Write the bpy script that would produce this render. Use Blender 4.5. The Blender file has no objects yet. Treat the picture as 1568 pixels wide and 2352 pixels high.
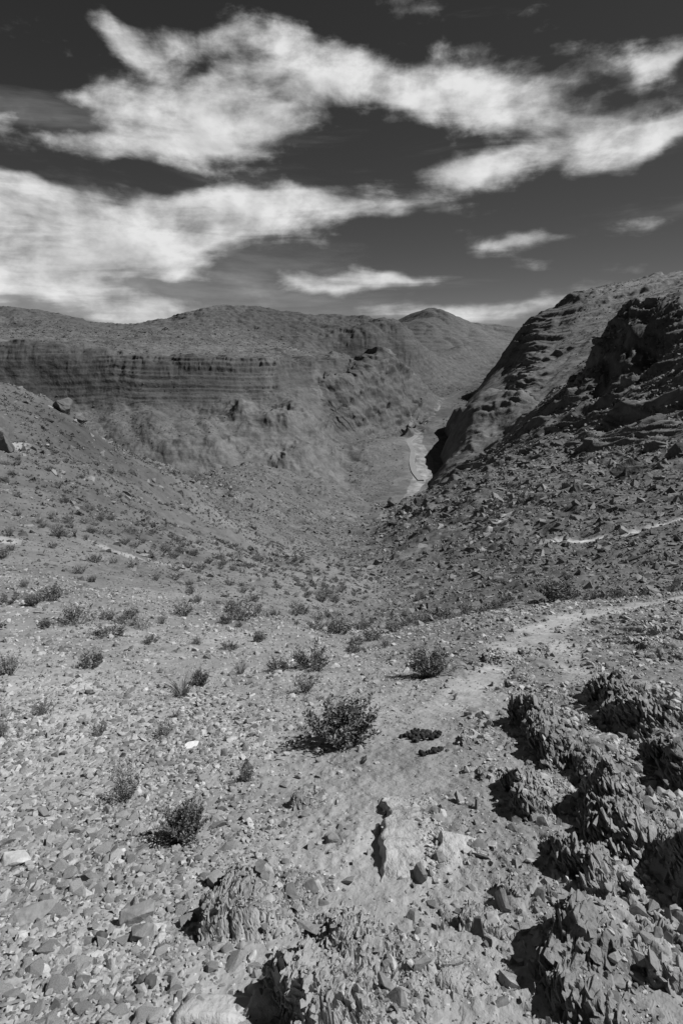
import bpy, bmesh, math, random
import numpy as np
from mathutils import Vector, Matrix, Euler

R = math.radians
random.seed(11)
rng = np.random.default_rng(11)
scene = bpy.context.scene
C = scene.collection

# ------------------------------------------------------------------ camera
EYE = 1.65
PITCH = 17.66
FPX = 20.0 / 36.0 * 2352.0            # focal length in the units I measured the photograph in (1568 x 2352)
cam_d = bpy.data.cameras.new('camera')
cam_d.sensor_fit = 'VERTICAL'
cam_d.sensor_height = 36.0
cam_d.sensor_width = 24.0
cam_d.lens = 20.0
cam_d.clip_start = 0.05
cam_d.clip_end = 40000.0
cam = bpy.data.objects.new('camera', cam_d)
C.objects.link(cam)
cam.location = (0, 0, EYE)
cam.rotation_euler = (R(90 - PITCH), 0, 0)
scene.camera = cam
TH = R(PITCH)
CT, ST = math.cos(TH), math.sin(TH)


def ray(px, py):
    """a bearing read off the photograph -> (x, z) per metre of forward distance"""
    sx = (px - 784.0) / FPX
    sy = (1176.0 - py) / FPX
    f = CT + sy * ST
    return sx / f, (-ST + sy * CT) / f


def azel(px, py):
    a, t = ray(px, py)
    return math.degrees(math.atan2(a, 1.0)), math.degrees(math.atan2(t, math.hypot(1.0, a)))


# ------------------------------------------------------------------ sun, sky, exposure
SUN_AZ, SUN_EL = 82.0, 50.0           # to the right of the view, high
sun_d = bpy.data.lights.new('sun', 'SUN')
sun_d.energy = 5.0
sun_d.angle = R(0.5)
sun_d.color = (1.0, 1.0, 1.0)
sun = bpy.data.objects.new('sun', sun_d)
C.objects.link(sun)
sd = Vector((math.sin(R(SUN_AZ)) * math.cos(R(SUN_EL)), math.cos(R(SUN_AZ)) * math.cos(R(SUN_EL)), math.sin(R(SUN_EL))))
sun.rotation_euler = sd.to_track_quat('Z', 'Y').to_euler()

scene.view_settings.view_transform = 'Standard'
scene.view_settings.look = 'None'
scene.view_settings.exposure = 0.08
scene.view_settings.gamma = 1.0
scene.view_settings.use_curve_mapping = False

world = bpy.data.worlds.new('World')
scene.world = world
world.use_nodes = True
wt = world.node_tree
wt.nodes.clear()


class NT:
    """small helper for writing node trees as expressions"""
    def __init__(self, tree):
        self.t = tree

    def n(self, kind, **kw):
        nd = self.t.nodes.new(kind)
        for k, v in kw.items():
            setattr(nd, k, v)
        return nd

    def put(self, sock, v):
        if hasattr(v, 'is_output'):
            self.t.links.new(v, sock)
        else:
            sock.default_value = v

    def m(self, op, a, b=0.0, c=0.0, clamp=False):
        nd = self.n('ShaderNodeMath', operation=op, use_clamp=clamp)
        for i, v in enumerate((a, b, c)):
            self.put(nd.inputs[i], v)
        return nd.outputs[0]

    def vm(self, op, a, b=(0, 0, 0)):
        nd = self.n('ShaderNodeVectorMath', operation=op)
        self.put(nd.inputs[0], a)
        self.put(nd.inputs[1], b)
        return nd.outputs['Value' if op in ('LENGTH', 'DOT_PRODUCT', 'DISTANCE') else 'Vector']

    def mr(self, v, a, b, c, d, mode='LINEAR'):
        nd = self.n('ShaderNodeMapRange', interpolation_type=mode)
        for i, x in enumerate((v, a, b, c, d)):
            self.put(nd.inputs[i], x)
        return nd.outputs[0]

    def noise(self, vec, scale, detail=6, rough=0.55, dist=0.0, lac=2.0):
        nd = self.n('ShaderNodeTexNoise')
        self.put(nd.inputs['Vector'], vec)
        self.put(nd.inputs['Scale'], scale)
        nd.inputs['Detail'].default_value = detail
        nd.inputs['Roughness'].default_value = rough
        nd.inputs['Distortion'].default_value = dist
        nd.inputs['Lacunarity'].default_value = lac
        return nd

    def mapping(self, vec, loc=(0, 0, 0), rot=(0, 0, 0), scale=(1, 1, 1), kind='POINT'):
        nd = self.n('ShaderNodeMapping', vector_type=kind)
        self.put(nd.inputs['Vector'], vec)
        nd.inputs['Location'].default_value = loc
        nd.inputs['Rotation'].default_value = rot
        nd.inputs['Scale'].default_value = scale
        return nd.outputs[0]


w = NT(wt)
sky = w.n('ShaderNodeTexSky', sky_type='NISHITA')
sky.sun_disc = False
sky.sun_elevation = R(SUN_EL)
sky.sun_rotation = R(SUN_AZ)
sky.altitude = 1800.0
sky.air_density = 0.8
sky.dust_density = 0.4
sep = w.n('ShaderNodeSeparateColor')
wt.links.new(sky.outputs[0], sep.inputs[0])
# black and white film behind a deep red filter: only the red of the sky counts
sky_red = w.m('MULTIPLY', sep.outputs[0], 0.28)
tc = w.n('ShaderNodeTexCoord')
sx = w.n('ShaderNodeSeparateXYZ')
wt.links.new(tc.outputs['Generated'], sx.inputs[0])
az = w.m('MULTIPLY', w.m('ARCTAN2', sx.outputs[0], sx.outputs[1]), 57.29578)
el = w.m('MULTIPLY', w.m('ARCSINE', sx.outputs[2]), 57.29578)
cmb = w.n('ShaderNodeCombineXYZ')
wt.links.new(az, cmb.inputs[0])
wt.links.new(el, cmb.inputs[1])
AE = cmb.outputs[0]
# the soft bodies of the clouds: bearing, elevation, half widths, tilt, weight (degrees)
BLOBS = [
    (300, 75, 120, 65, -20, .80), (430, 80, 150, 70, 10, .72), (560, 95, 150, 60, 0, .55), (720, 115, 190, 70, -12, .62),
    (250, 215, 130, 80, 0, .85), (420, 230, 240, 130, -5, 1.0), (300, 320, 190, 80, 0, 1.0), (500, 330, 230, 80, 0, .95),
    (620, 200, 220, 100, 0, .9), (780, 190, 190, 80, 0, .85), (930, 200, 140, 110, 0, 1.0), (1080, 165, 190, 90, -8, 1.0),
    (1130, 250, 270, 90, -4, 1.0), (1300, 290, 260, 75, 0, .85), (1480, 275, 220, 75, 4, .85), (1260, 365, 330, 75, 4, 1.0),
    (1060, 390, 200, 50, 6, .75), (1460, 330, 200, 60, 12, .75), (1250, 190, 160, 60, 10, .55),
    (60, 510, 330, 130, 0, 1.15), (330, 530, 330, 95, 4, 1.05), (560, 480, 260, 85, 0, 1.0), (760, 480, 290, 65, 0, .95),
    (930, 480, 160, 40, 4, .65), (120, 610, 330, 70, 0, .95), (480, 570, 330, 60, 8, .85),
    (50, 440, 280, 60, 0, .75), (120, 675, 360, 62, 0, 1.0), (430, 622, 150, 38, 0, .8), (430, 690, 240, 42, 0, .8), (330, 738, 240, 36, 0, .9),
    (700, 640, 110, 40, 0, .8), (800, 645, 190, 44, 2, .9), (930, 628, 190, 26, 6, .7),
    (900, 722, 330, 46, 2, .62), (1100, 722, 330, 50, 2, .72), (1240, 690, 190, 34, 3, .8),
    (1160, 565, 150, 32, -5, .66), (1280, 550, 170, 22, 4, .56), (1480, 500, 200, 26, 8, .42), (1190, 492, 130, 22, 4, .4),
    (1545, 105, 110, 55, 20, .72), (1480, 120, 110, 45, 0, .5), (70, 240, 70, 60, 10, .6), (40, 300, 70, 36, 0, .66), (110, 200, 150, 30, -8, .45),
    (-150, 380, 150, 90, 0, .7), (1750, 240, 260, 80, 5, .8), (800, -120, 300, 70, 0, .5), (-300, 640, 300, 90, 0, .9),
    (640, 430, 150, 50, 0, .35), (700, 280, 200, 60, 0, .45), (380, 400, 200, 25, 0, .4), (180, 345, 190, 60, 0, .6),
]
HOLES = [(850, 325, 260, 50, -3, .5), (300, 443, 190, 34, 2, .5), (150, 400, 200, 36, 0, .45), (560, 420, 120, 26, 0, .3)]
# gentle warp so that no outline stays an ellipse
wn = w.noise(w.mapping(AE, scale=(1, 1.5, 1)), 0.075, 3, 0.55)
wv = w.vm('MULTIPLY', w.vm('SUBTRACT', wn.outputs['Color'], (.5, .5, .5)), (12.0, 6.0, 0))
AEW = w.vm('ADD', AE, wv)


def blob_sum(lst, vec):
    tot = None
    for (px, py, hw, hh, rot, wgt) in lst:
        a0, e0 = azel(px, py)
        al, _ = azel(px - hw, py)
        ar, _ = azel(px + hw, py)
        _, et = azel(px, py - hh)
        _, eb = azel(px, py + hh)
        mp = w.mapping(vec, (a0, e0, 0), (0, 0, R(rot)), ((ar - al) / 2, (et - eb) / 2, 1), 'TEXTURE')
        ln = w.vm('LENGTH', mp)
        v = w.mr(ln, 0.0, 1.25, wgt, 0.0, 'SMOOTHSTEP')
        tot = v if tot is None else w.m('ADD', tot, v)
    return tot


mass = w.m('SUBTRACT', w.m('MINIMUM', blob_sum(BLOBS, AEW), 1.15), blob_sum(HOLES, AEW))
pv = w.mapping(AE, scale=(1.0, 1.7, 1))
puff = w.noise(pv, 0.14, 10, 0.60, 0.15).outputs[0]
so = w.vm('ADD', pv, (1.1, 1.6, 0))                      # a little towards the sun
puff_s = w.noise(so, 0.14, 6, 0.60, 0.15).outputs[0]
wisp = w.noise(w.mapping(AE, rot=(0, 0, R(4)), scale=(0.36, 2.6, 1)), 0.22, 8, 0.60, 0.8).outputs[0]
low = w.mr(el, 2.0, 20.0, 1.0, 0.0)
tex = w.m('ADD', w.m('MULTIPLY', w.m('SUBTRACT', puff, .5), w.mr(low, 0, 1, 2.9, 1.5)),
          w.m('MULTIPLY', w.m('SUBTRACT', wisp, .5), w.mr(low, 0, 1, .7, 1.5)))
core = w.mr(mass, 0.45, 1.1, 0.0, 1.0, 'SMOOTHSTEP')
dens = w.m('ADD', mass, w.m('MULTIPLY', tex, w.mr(core, 0, 1, 1.25, 0.9)))
alpha = w.mr(dens, 0.24, 1.34, 0.0, 1.0, 'SMOOTHSTEP')
billow = w.noise(w.vm('ADD', pv, (31.0, 7.0, 0)), 0.11, 4, 0.55, 0.3).outputs[0]
billow_s = w.noise(w.vm('ADD', pv, (32.6, 9.4, 0)), 0.11, 4, 0.55, 0.3).outputs[0]
relief = w.m('ADD', w.m('MULTIPLY', w.m('SUBTRACT', puff, puff_s), 0.75), w.m('MULTIPLY', w.m('SUBTRACT', billow, billow_s), 1.0))
bright = w.m('ADD', w.mr(w.m('ADD', w.m('MULTIPLY', dens, .5), w.m('MULTIPLY', mass, .5)), 0.2, 1.25, 0.30, 0.68), relief)
bright = w.m('MINIMUM', w.m('MAXIMUM', bright, 0.15), 0.82)
veil_n = w.noise(w.mapping(AE, rot=(0, 0, R(-5)), scale=(0.30, 1.9, 1)), 0.13, 9, 0.62, 0.35).outputs[0]
veil_m = w.m('ADD', blob_sum([(520, 230, 620, 230, -4, .5), (1230, 280, 560, 190, 6, .5), (380, 560, 820, 200, 3, .8), (300, 690, 700, 100, 0, 1.2), (1100, 640, 620, 80, 3, .35), (120, 280, 300, 110, 0, .6), (1450, 510, 330, 60, 8, .6), (1000, 735, 800, 50, 0, .6)], AEW), w.m('MULTIPLY', w.m('SUBTRACT', veil_n, .5), 3.2))
veil = w.m('MULTIPLY', w.mr(veil_m, .35, 1.5, 0.0, 1.0, 'SMOOTHSTEP'), .42)
bright = w.m('MAXIMUM', bright, w.mr(alpha, 0, .6, .42, .2))
alpha = w.m('MAXIMUM', alpha, veil)
out_v = w.m('ADD', w.m('MULTIPLY', sky_red, w.m('SUBTRACT', 1.0, alpha)), w.m('MULTIPLY', w.m('MULTIPLY', bright, 9.0), alpha))
cc = w.n('ShaderNodeCombineColor')
for i in range(3):
    wt.links.new(out_v, cc.inputs[i])
bg = w.n('ShaderNodeBackground')
wt.links.new(cc.outputs[0], bg.inputs[0])
bg.inputs[1].default_value = 0.1
wo = w.n('ShaderNodeOutputWorld')
wt.links.new(bg.outputs[0], wo.inputs[0])


# ------------------------------------------------------------------ numpy noise
def _h(ix, iy, seed):
    n = (ix.astype(np.uint32) * np.uint32(374761393) + iy.astype(np.uint32) * np.uint32(668265263) + np.uint32((seed * 974634777) & 0xffffffff))
    n = (n ^ (n >> np.uint32(13))) * np.uint32(1274126177)
    n = n ^ (n >> np.uint32(16))
    n = n * np.uint32(2246822519)
    return n ^ (n >> np.uint32(15))


def noise2(x, y, seed=0):
    x0 = np.floor(x); y0 = np.floor(y)
    fx = (x - x0).astype(np.float32); fy = (y - y0).astype(np.float32)
    ix = x0.astype(np.int64); iy = y0.astype(np.int64)
    ux = fx * fx * fx * (fx * (fx * 6 - 15) + 10); uy = fy * fy * fy * (fy * (fy * 6 - 15) + 10)

    def g(dx, dy):
        a = _h(ix + dx, iy + dy, seed)
        gx = (a & np.uint32(1023)).astype(np.float32) / 511.5 - 1
        gy = ((a >> np.uint32(10)) & np.uint32(1023)).astype(np.float32) / 511.5 - 1
        return gx * (fx - dx) + gy * (fy - dy)
    n00, n10, n01, n11 = g(0, 0), g(1, 0), g(0, 1), g(1, 1)
    a = n00 + (n10 - n00) * ux; b = n01 + (n11 - n01) * ux
    return (a + (b - a) * uy) * 1.3


def fbm2(x, y, seed=0, octs=4, rough=.5):
    s = 0; a = 1.0; t = 0
    for o in range(octs):
        s = s + a * noise2(x * 2 ** o, y * 2 ** o, seed + o * 7); t += a; a *= rough
    return s / t


def ridged2(x, y, seed=0, octs=4, rough=.55):
    s = 0; a = 1.0; t = 0
    for o in range(octs):
        s = s + a * (1 - 2 * np.abs(noise2(x * 2 ** o, y * 2 ** o, seed + o * 7))); t += a; a *= rough
    return s / t


def cells2(x, y, seed=0):
    """nearest feature point: random number of the cell, offset from its centre, distance gap to the second"""
    x0 = np.floor(x).astype(np.int64); y0 = np.floor(y).astype(np.int64)
    best = np.full(x.shape, 9.0, np.float32); sec = best.copy()
    cid = np.zeros(x.shape, np.uint32); ox = np.zeros(x.shape, np.float32); oy = ox.copy()
    for dx in (-1, 0, 1):
        for dy in (-1, 0, 1):
            h = _h(x0 + dx, y0 + dy, seed)
            fx = x - (x0 + dx + (h & np.uint32(1023)).astype(np.float32) / 1024)
            fy = y - (y0 + dy + ((h >> np.uint32(10)) & np.uint32(1023)).astype(np.float32) / 1024)
            d = fx * fx + fy * fy
            c = d < best
            sec = np.where(c, best, np.minimum(sec, d))
            best = np.where(c, d, best)
            cid = np.where(c, h, cid); ox = np.where(c, fx, ox); oy = np.where(c, fy, oy)
    hh = _h(cid.astype(np.int64), cid.astype(np.int64) >> 3, seed + 5)
    r = lambda k: ((hh >> np.uint32(k)) & np.uint32(255)).astype(np.float32) / 255
    return r(0), r(8), r(16), ox, oy, np.sqrt(sec) - np.sqrt(best)


def sstep(a, b, x):
    t = np.clip((x - a) / (b - a), 0, 1)
    return t * t * (3 - 2 * t)


# ------------------------------------------------------------------ terrain sheets
def gullies(x, y, seed, lams, dx=.6, dy=-.8, stretch=4.0):
    """spurs and gullies running down the slope along (dx, dy)"""
    p, q = -x * dy + y * dx, x * dx + y * dy
    t = 0
    for k, lam in enumerate(lams):
        wob = .5 * noise2(x / (lam * 2.2), y / (lam * 2.2), seed + 40 + k)
        n = noise2(p / lam + wob, q / (lam * stretch), seed + k)
        t = t + (np.abs(n) * 2.2 - .55) * lam * (.6 + .8 * noise2(x / (lam * 5), y / (lam * 5), seed + 20 + k))
    return t


class Sheet:
    """a height field through surveyed points (bearing, height angle, distance), smooth thin plate between them"""
    KS = 0.38

    def __init__(self, pts, amin, amax, ymin, ymax, tones=(), tdef=.2, lam=1e-4):
        P, V = [], []
        for p in pts:
            px, py, y = p[:3]
            a, t = ray(px, py)
            P.append((a * y / (y + 2), math.log(y + 2) * self.KS)); V.append(t * y / (y + 2))
        self.amin, self.amax = amin, amax
        self.smin, self.smax = math.log(ymin + 2), math.log(ymax + 2)
        self.na, self.ns = 260, 300
        ga = np.linspace(amin, amax, self.na); gs = np.linspace(self.smin, self.smax, self.ns)
        GA, GS = np.meshgrid(ga, gs, indexing='ij')
        self.T = self._tps(np.array(P), np.array(V), GA, GS * self.KS, lam)
        if tones:
            Q, W = [], []
            for (px, py, y, tv) in tones:
                a, t = ray(px, py)
                Q.append((a * y / (y + 2), math.log(y + 2) * self.KS)); W.append(tv)
            Q = np.array(Q); W = np.array(W)
            num = 0; den = 0
            for q, tv in zip(Q, W):
                k = 1 / ((GA - q[0]) ** 2 + (GS * self.KS - q[1]) ** 2 + .002) ** 1.6
                num = num + k * tv; den = den + k
            self.tone = num / den
        else:
            self.tone = np.full_like(GA, tdef)

    @staticmethod
    def _tps(P, V, GA, GS, lam):
        n = len(P)

        def K(d2):
            return .5 * d2 * np.log(d2 + 1e-12)
        d2 = ((P[:, None, :] - P[None]) ** 2).sum(-1)
        M = np.zeros((n + 3, n + 3)); M[:n, :n] = K(d2) + lam * np.eye(n)
        M[:n, n] = 1; M[:n, n + 1:] = P; M[n, :n] = 1; M[n + 1:, :n] = P.T
        c = np.linalg.solve(M, np.concatenate([V, np.zeros(3)]))
        out = c[n] + c[n + 1] * GA + c[n + 2] * GS
        for i in range(n):
            out = out + c[i] * K((GA - P[i, 0]) ** 2 + (GS - P[i, 1]) ** 2)
        return out

    def _samp(self, F, x, y):
        a = np.clip((x / (y + 2) - self.amin) / (self.amax - self.amin), 0, 1) * (self.na - 1.001)
        s = np.clip((np.log(np.maximum(y + 2, 1e-3)) - self.smin) / (self.smax - self.smin), 0, 1) * (self.ns - 1.001)
        i = a.astype(int); j = s.astype(int); fa = a - i; fs = s - j
        return (F[i, j] * (1 - fa) * (1 - fs) + F[i + 1, j] * fa * (1 - fs) + F[i, j + 1] * (1 - fa) * fs + F[i + 1, j + 1] * fa * fs)

    def base(self, x, y):
        return self._samp(self.T, x, y) * (y + 2) + EYE

    def tone_at(self, x, y):
        return self._samp(self.tone, x, y)


def grid_xy(acols, yrows):
    A, Y = np.meshgrid(acols, yrows, indexing='ij')
    return A * (Y + 2), Y


def normals(X, Y, Z):
    dax, day, daz = (np.gradient(q, axis=0) for q in (X, Y, Z))
    dbx, dby, dbz = (np.gradient(q, axis=1) for q in (X, Y, Z))
    nx = day * dbz - daz * dby; ny = daz * dbx - dax * dbz; nz = dax * dby - day * dbx
    l = np.sqrt(nx * nx + ny * ny + nz * nz) + 1e-12
    return nx / l, ny / l, nz / l


def natural(x, y, seed, hi=.22, lo=.005, amp=.06, lmax=60., lmin=.02, hard=0.0, dmul=1.0):
    """self-similar roughness: every wavelength between lo and hi of the local distance"""
    tot = np.zeros(x.shape, np.float32)
    D = np.maximum(np.sqrt(x * x + y * y), .8)
    lam = lmax; k = 0
    while lam > lmin:
        f = sstep(lo, lo * 2.2, lam / D) * (1 - sstep(hi * .5, hi, lam / D))
        if f.max() > 0:
            c, s = math.cos(k * 1.1), math.sin(k * 1.1)
            n = noise2((x * c - y * s) / lam + k * 3.7, (x * s + y * c) / lam - k * 5.1, seed + k)
            if hard > 0:
                n = n * (1 - hard) + hard * (1 - 2.6 * np.abs(n)) * .5
            tot += n * f * lam * amp
        lam *= .5; k += 1
    return tot


def make_mesh(name, V, F, mats, attrs=None, smooth=False, fmat=None):
    me = bpy.data.meshes.new(name)
    V = np.asarray(V, np.float32); F = np.asarray(F, np.int32)
    me.vertices.add(len(V)); me.vertices.foreach_set('co', V.ravel())
    k = F.shape[1]
    me.loops.add(F.size); me.loops.foreach_set('vertex_index', F.ravel())
    me.polygons.add(len(F))
    me.polygons.foreach_set('loop_start', np.arange(0, F.size, k, dtype=np.int32))
    me.polygons.foreach_set('loop_total', np.full(len(F), k, np.int32))
    me.polygons.foreach_set('use_smooth', np.full(len(F), smooth, bool))
    if fmat is not None:
        me.polygons.foreach_set('material_index', np.asarray(fmat, np.int32))
    for m in (mats if isinstance(mats, (list, tuple)) else [mats]):
        me.materials.append(m)
    for an, av in (attrs or {}).items():
        at = me.attributes.new(an, 'FLOAT', 'POINT'); at.data.foreach_set('value', np.asarray(av, np.float32))
    me.update(calc_edges=True)
    return me


def link(name, me, parent=None):
    o = bpy.data.objects.new(name, me); C.objects.link(o)
    if parent: o.parent = parent
    return o


def tag(o, label=None, cat=None, group=None, kind=None):
    for k, v in (('label', label), ('category', cat), ('group', group), ('kind', kind)):
        if v: o[k] = v
    return o


def empty(name, loc, rz=0.0):
    o = bpy.data.objects.new(name, None); C.objects.link(o)
    o.location = loc; o.rotation_euler = (0, 0, rz); o.empty_display_size = .1
    return o


# ------------------------------------------------------------------ materials
def ground_material(name, var=.45, bump=1.0, tone=None, speck=0.0, fine=1.0, layers=False):
    m = bpy.data.materials.new(name); m.use_nodes = True
    t = NT(m.node_tree); m.node_tree.nodes.clear()
    bs = t.n('ShaderNodeBsdfPrincipled'); ou = t.n('ShaderNodeOutputMaterial')
    m.node_tree.links.new(bs.outputs[0], ou.inputs[0])
    tcn = t.n('ShaderNodeTexCoord'); po = tcn.outputs['Object']
    if tone is None:
        at = t.n('ShaderNodeAttribute', attribute_name='tone'); tv = at.outputs['Fac']
    else:
        tv = tone
    n1 = t.noise(po, .05 * fine, 15, .82, 0.4).outputs[0]
    v = t.m('MULTIPLY', tv, t.mr(n1, .36, .64, 1 - var, 1 + var))
    n2 = t.noise(po, .9 * fine, 12, .7).outputs[0]
    v = t.m('MULTIPLY', v, t.mr(n2, .3, .7, .82, 1.18))
    if layers:
        sp = t.n('ShaderNodeSeparateXYZ'); m.node_tree.links.new(po, sp.inputs[0])
        wob = t.noise(po, .004, 5, .55).outputs[0]
        zz = t.m('ADD', sp.outputs[2], t.m('MULTIPLY', wob, 50.0))
        cz = t.n('ShaderNodeCombineXYZ'); m.node_tree.links.new(zz, cz.inputs[2])
        ln = t.noise(cz.outputs[0], .16, 4, .7).outputs[0]
        v = t.m('MULTIPLY', v, t.mr(ln, .35, .65, .78, 1.2))
    v = t.m('MINIMUM', t.m('MAXIMUM', v, .015), .75)
    c3 = t.n('ShaderNodeCombineColor')
    for i in range(3): m.node_tree.links.new(v, c3.inputs[i])
    m.node_tree.links.new(c3.outputs[0], bs.inputs['Base Color'])
    bs.inputs['Roughness'].default_value = .95
    bs.inputs['Specular IOR Level'].default_value = .12
    if bump > 0:
        bn = t.noise(po, .02 * fine, 15, .53, .2).outputs[0]
        bp = t.n('ShaderNodeBump'); bp.inputs['Strength'].default_value = 1.0
        bp.inputs['Distance'].default_value = 9.0 * bump / fine
        m.node_tree.links.new(bn, bp.inputs['Height'])
        m.node_tree.links.new(bp.outputs[0], bs.inputs['Normal'])
    return m


def stone_material(name, tone, var=.35, scale=30., bump=.006, island=True, spread=.5):
    m = bpy.data.materials.new(name); m.use_nodes = True
    t = NT(m.node_tree); m.node_tree.nodes.clear()
    bs = t.n('ShaderNodeBsdfPrincipled'); ou = t.n('ShaderNodeOutputMaterial')
    m.node_tree.links.new(bs.outputs[0], ou.inputs[0])
    ge = t.n('ShaderNodeNewGeometry'); tcn = t.n('ShaderNodeTexCoord'); po = tcn.outputs['Object']
    n1 = t.noise(po, scale, 10, .72, .5).outputs[0]
    v = t.m('MULTIPLY', tone, t.mr(n1, .34, .66, 1 - var, 1 + var))
    if island:
        v = t.m('MULTIPLY', v, t.mr(ge.outputs['Random Per Island'], 0, 1, 1 - spread, 1 + spread))
    else:
        oi = t.n('ShaderNodeObjectInfo')
        v = t.m('MULTIPLY', v, t.mr(oi.outputs['Random'], 0, 1, 1 - spread, 1 + spread))
    v = t.m('MINIMUM', v, .75)
    c3 = t.n('ShaderNodeCombineColor')
    for i in range(3): m.node_tree.links.new(v, c3.inputs[i])
    m.node_tree.links.new(c3.outputs[0], bs.inputs['Base Color'])
    bs.inputs['Roughness'].default_value = .9
    bs.inputs['Specular IOR Level'].default_value = .15
    bn = t.noise(po, scale * 1.7, 8, .6).outputs[0]
    bp = t.n('ShaderNodeBump'); bp.inputs['Strength'].default_value = .8; bp.inputs['Distance'].default_value = bump
    m.node_tree.links.new(bn, bp.inputs['Height']); m.node_tree.links.new(bp.outputs[0], bs.inputs['Normal'])
    return m


def leaf_material(name, tone, spread=.5):
    m = bpy.data.materials.new(name); m.use_nodes = True
    t = NT(m.node_tree); m.node_tree.nodes.clear()
    bs = t.n('ShaderNodeBsdfPrincipled'); ou = t.n('ShaderNodeOutputMaterial')
    m.node_tree.links.new(bs.outputs[0], ou.inputs[0])
    ge = t.n('ShaderNodeNewGeometry')
    v = t.m('MULTIPLY', tone, t.mr(ge.outputs['Random Per Island'], 0, 1, 1 - spread, 1 + spread))
    c3 = t.n('ShaderNodeCombineColor')
    for i in range(3): m.node_tree.links.new(v, c3.inputs[i])
    m.node_tree.links.new(c3.outputs[0], bs.inputs['Base Color'])
    bs.inputs['Roughness'].default_value = .7
    bs.inputs['Specular IOR Level'].default_value = .2
    return m


M_near = ground_material('stony_ground', .42, 1.0)
M_far = ground_material('mountain_rock', .38, 1.0, layers=True)

# ------------------------------------------------------------------ the near land: saddle, left hill, right mountain side
PTS_A = [
    # foreground
    (-300, 2352, 1.0), (0, 2352, 1.0), (400, 2352, .98), (784, 2352, .96), (1200, 2352, .95), (1568, 2352, .95), (1900, 2352, .95),
    (-300, 2000, 1.85), (0, 2000, 1.85), (400, 2000, 1.8), (784, 2000, 1.7), (1200, 2000, 1.6), (1568, 2000, 1.55), (1900, 2000, 1.5),
    (-300, 1700, 3.8), (0, 1700, 3.8), (400, 1700, 3.7), (784, 1700, 3.4), (1200, 1700, 3.0), (1568, 1700, 2.7), (1900, 1700, 2.6),
    (0, 1550, 6.2), (400, 1550, 6.2), (784, 1550, 5.8), (1200, 1550, 5.2), (1568, 1550, 4.4), (2000, 1550, 4.2),
    (0, 1450, 8.8), (400, 1450, 9.5), (650, 1450, 10.5), (1100, 1460, 8.0), (1350, 1430, 8.5), (1568, 1450, 6.5), (2000, 1440, 6.0),
    # lip of the saddle
    (800, 1500, 8.5), (850, 1482, 9.6), (950, 1442, 11.5), (1100, 1412, 11.8), (1300, 1385, 12), (1568, 1366, 12.5), (2000, 1350, 13),
    (1100, 1425, 16), (1300, 1402, 16.5), (1568, 1385, 17), (950, 1452, 15.5), (2000, 1370, 18),
    # left hill
    (-500, 1350, 10), (0, 1350, 12.5), (-500, 1200, 20), (0, 1250, 19), (300, 1330, 17), (500, 1420, 12), (600, 1380, 18), (700, 1350, 27), (780, 1350, 38), (870, 1342, 48),
    (0, 1100, 32), (200, 1160, 34), (0, 1000, 44), (-500, 1000, 42), (-500, 800, 60), (-100, 886, 62), (0, 914, 64), (150, 950, 70), (250, 1018, 78), (420, 1088, 95),
    (200, 1040, 55), (400, 1200, 50), (400, 1130, 70), (500, 1150, 130), (560, 1190, 110), (560, 1260, 52), (700, 1245, 110), (700, 1300, 58), (790, 1285, 100),
    (500, 1115, 220), (500, 1085, 360), (600, 1160, 190), (600, 1120, 300), (600, 1090, 420), (700, 1200, 200), (700, 1160, 310), (700, 1125, 430), (790, 1235, 190), (790, 1190, 290), (790, 1150, 410), (860, 1200, 330), (860, 1165, 420), (600, 1075, 500), (700, 1100, 520), (790, 1120, 510),
    # hidden back of the left hill
    (-500, 880, 110), (-100, 960, 110), (0, 970, 110), (150, 1010, 120), (260, 1080, 130), (400, 1150, 160),
    # gully and right side
    (870, 1395, 31), (950, 1400, 30), (1100, 1380, 29), (1300, 1352, 26), (1568, 1335, 23), (2000, 1300, 22),
    (960, 1300, 62), (1000, 1250, 85), (1100, 1200, 100), (1150, 1222, 70), (1300, 1245, 52), (1450, 1228, 48), (1568, 1197, 47), (2000, 1130, 45),
    (1180, 1170, 95), (1100, 1110, 190), (1300, 1100, 150), (1500, 1090, 120), (1568, 1080, 110), (2000, 1000, 100),
    (1000, 1150, 260), (1060, 1080, 490), (1150, 1000, 560), (1300, 1000, 310), (1450, 1000, 230), (1568, 980, 200), (2000, 880, 170),
    (1450, 890, 320), (1350, 900, 360), (1568, 860, 270), (1470, 850, 345), (1390, 850, 375),
    # crest
    (1440, 700, 395), (1390, 745, 402), (1345, 840, 410), (1500, 688, 385), (1568, 672, 375), (1568, 740, 350), (1750, 640, 350), (2000, 580, 330),
    (1270, 905, 480), (1200, 905, 640), (1140, 905, 740), (1075, 945, 800), (1035, 956, 840), (1022, 985, 790), (1008, 1040, 680), (987, 1102, 560), (940, 1150, 415), (890, 1195, 275), (830, 1248, 160), (860, 1290, 90),
    # hidden beyond the crest
    (1440, 760, 430), (1500, 745, 420), (1568, 735, 412), (1650, 700, 400), (1440, 860, 520), (1568, 850, 500), (1390, 850, 450), (1345, 910, 540), (1270, 965, 620), (1200, 985, 790), (1120, 1000, 890), (1070, 1030, 890), (2000, 700, 450),
    (938, 1190, 500), (985, 1165, 640), (1005, 1125, 770), (1022, 1090, 890), 
    (1440, 900, 750), (1200, 1020, 780), (2000, 900, 750), (300, 1190, 400), (0, 1200, 400), (-500, 1200, 400), (600, 1200, 750), (800, 1200, 750), (0, 1250, 750), (-500, 1250, 750),
]
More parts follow.
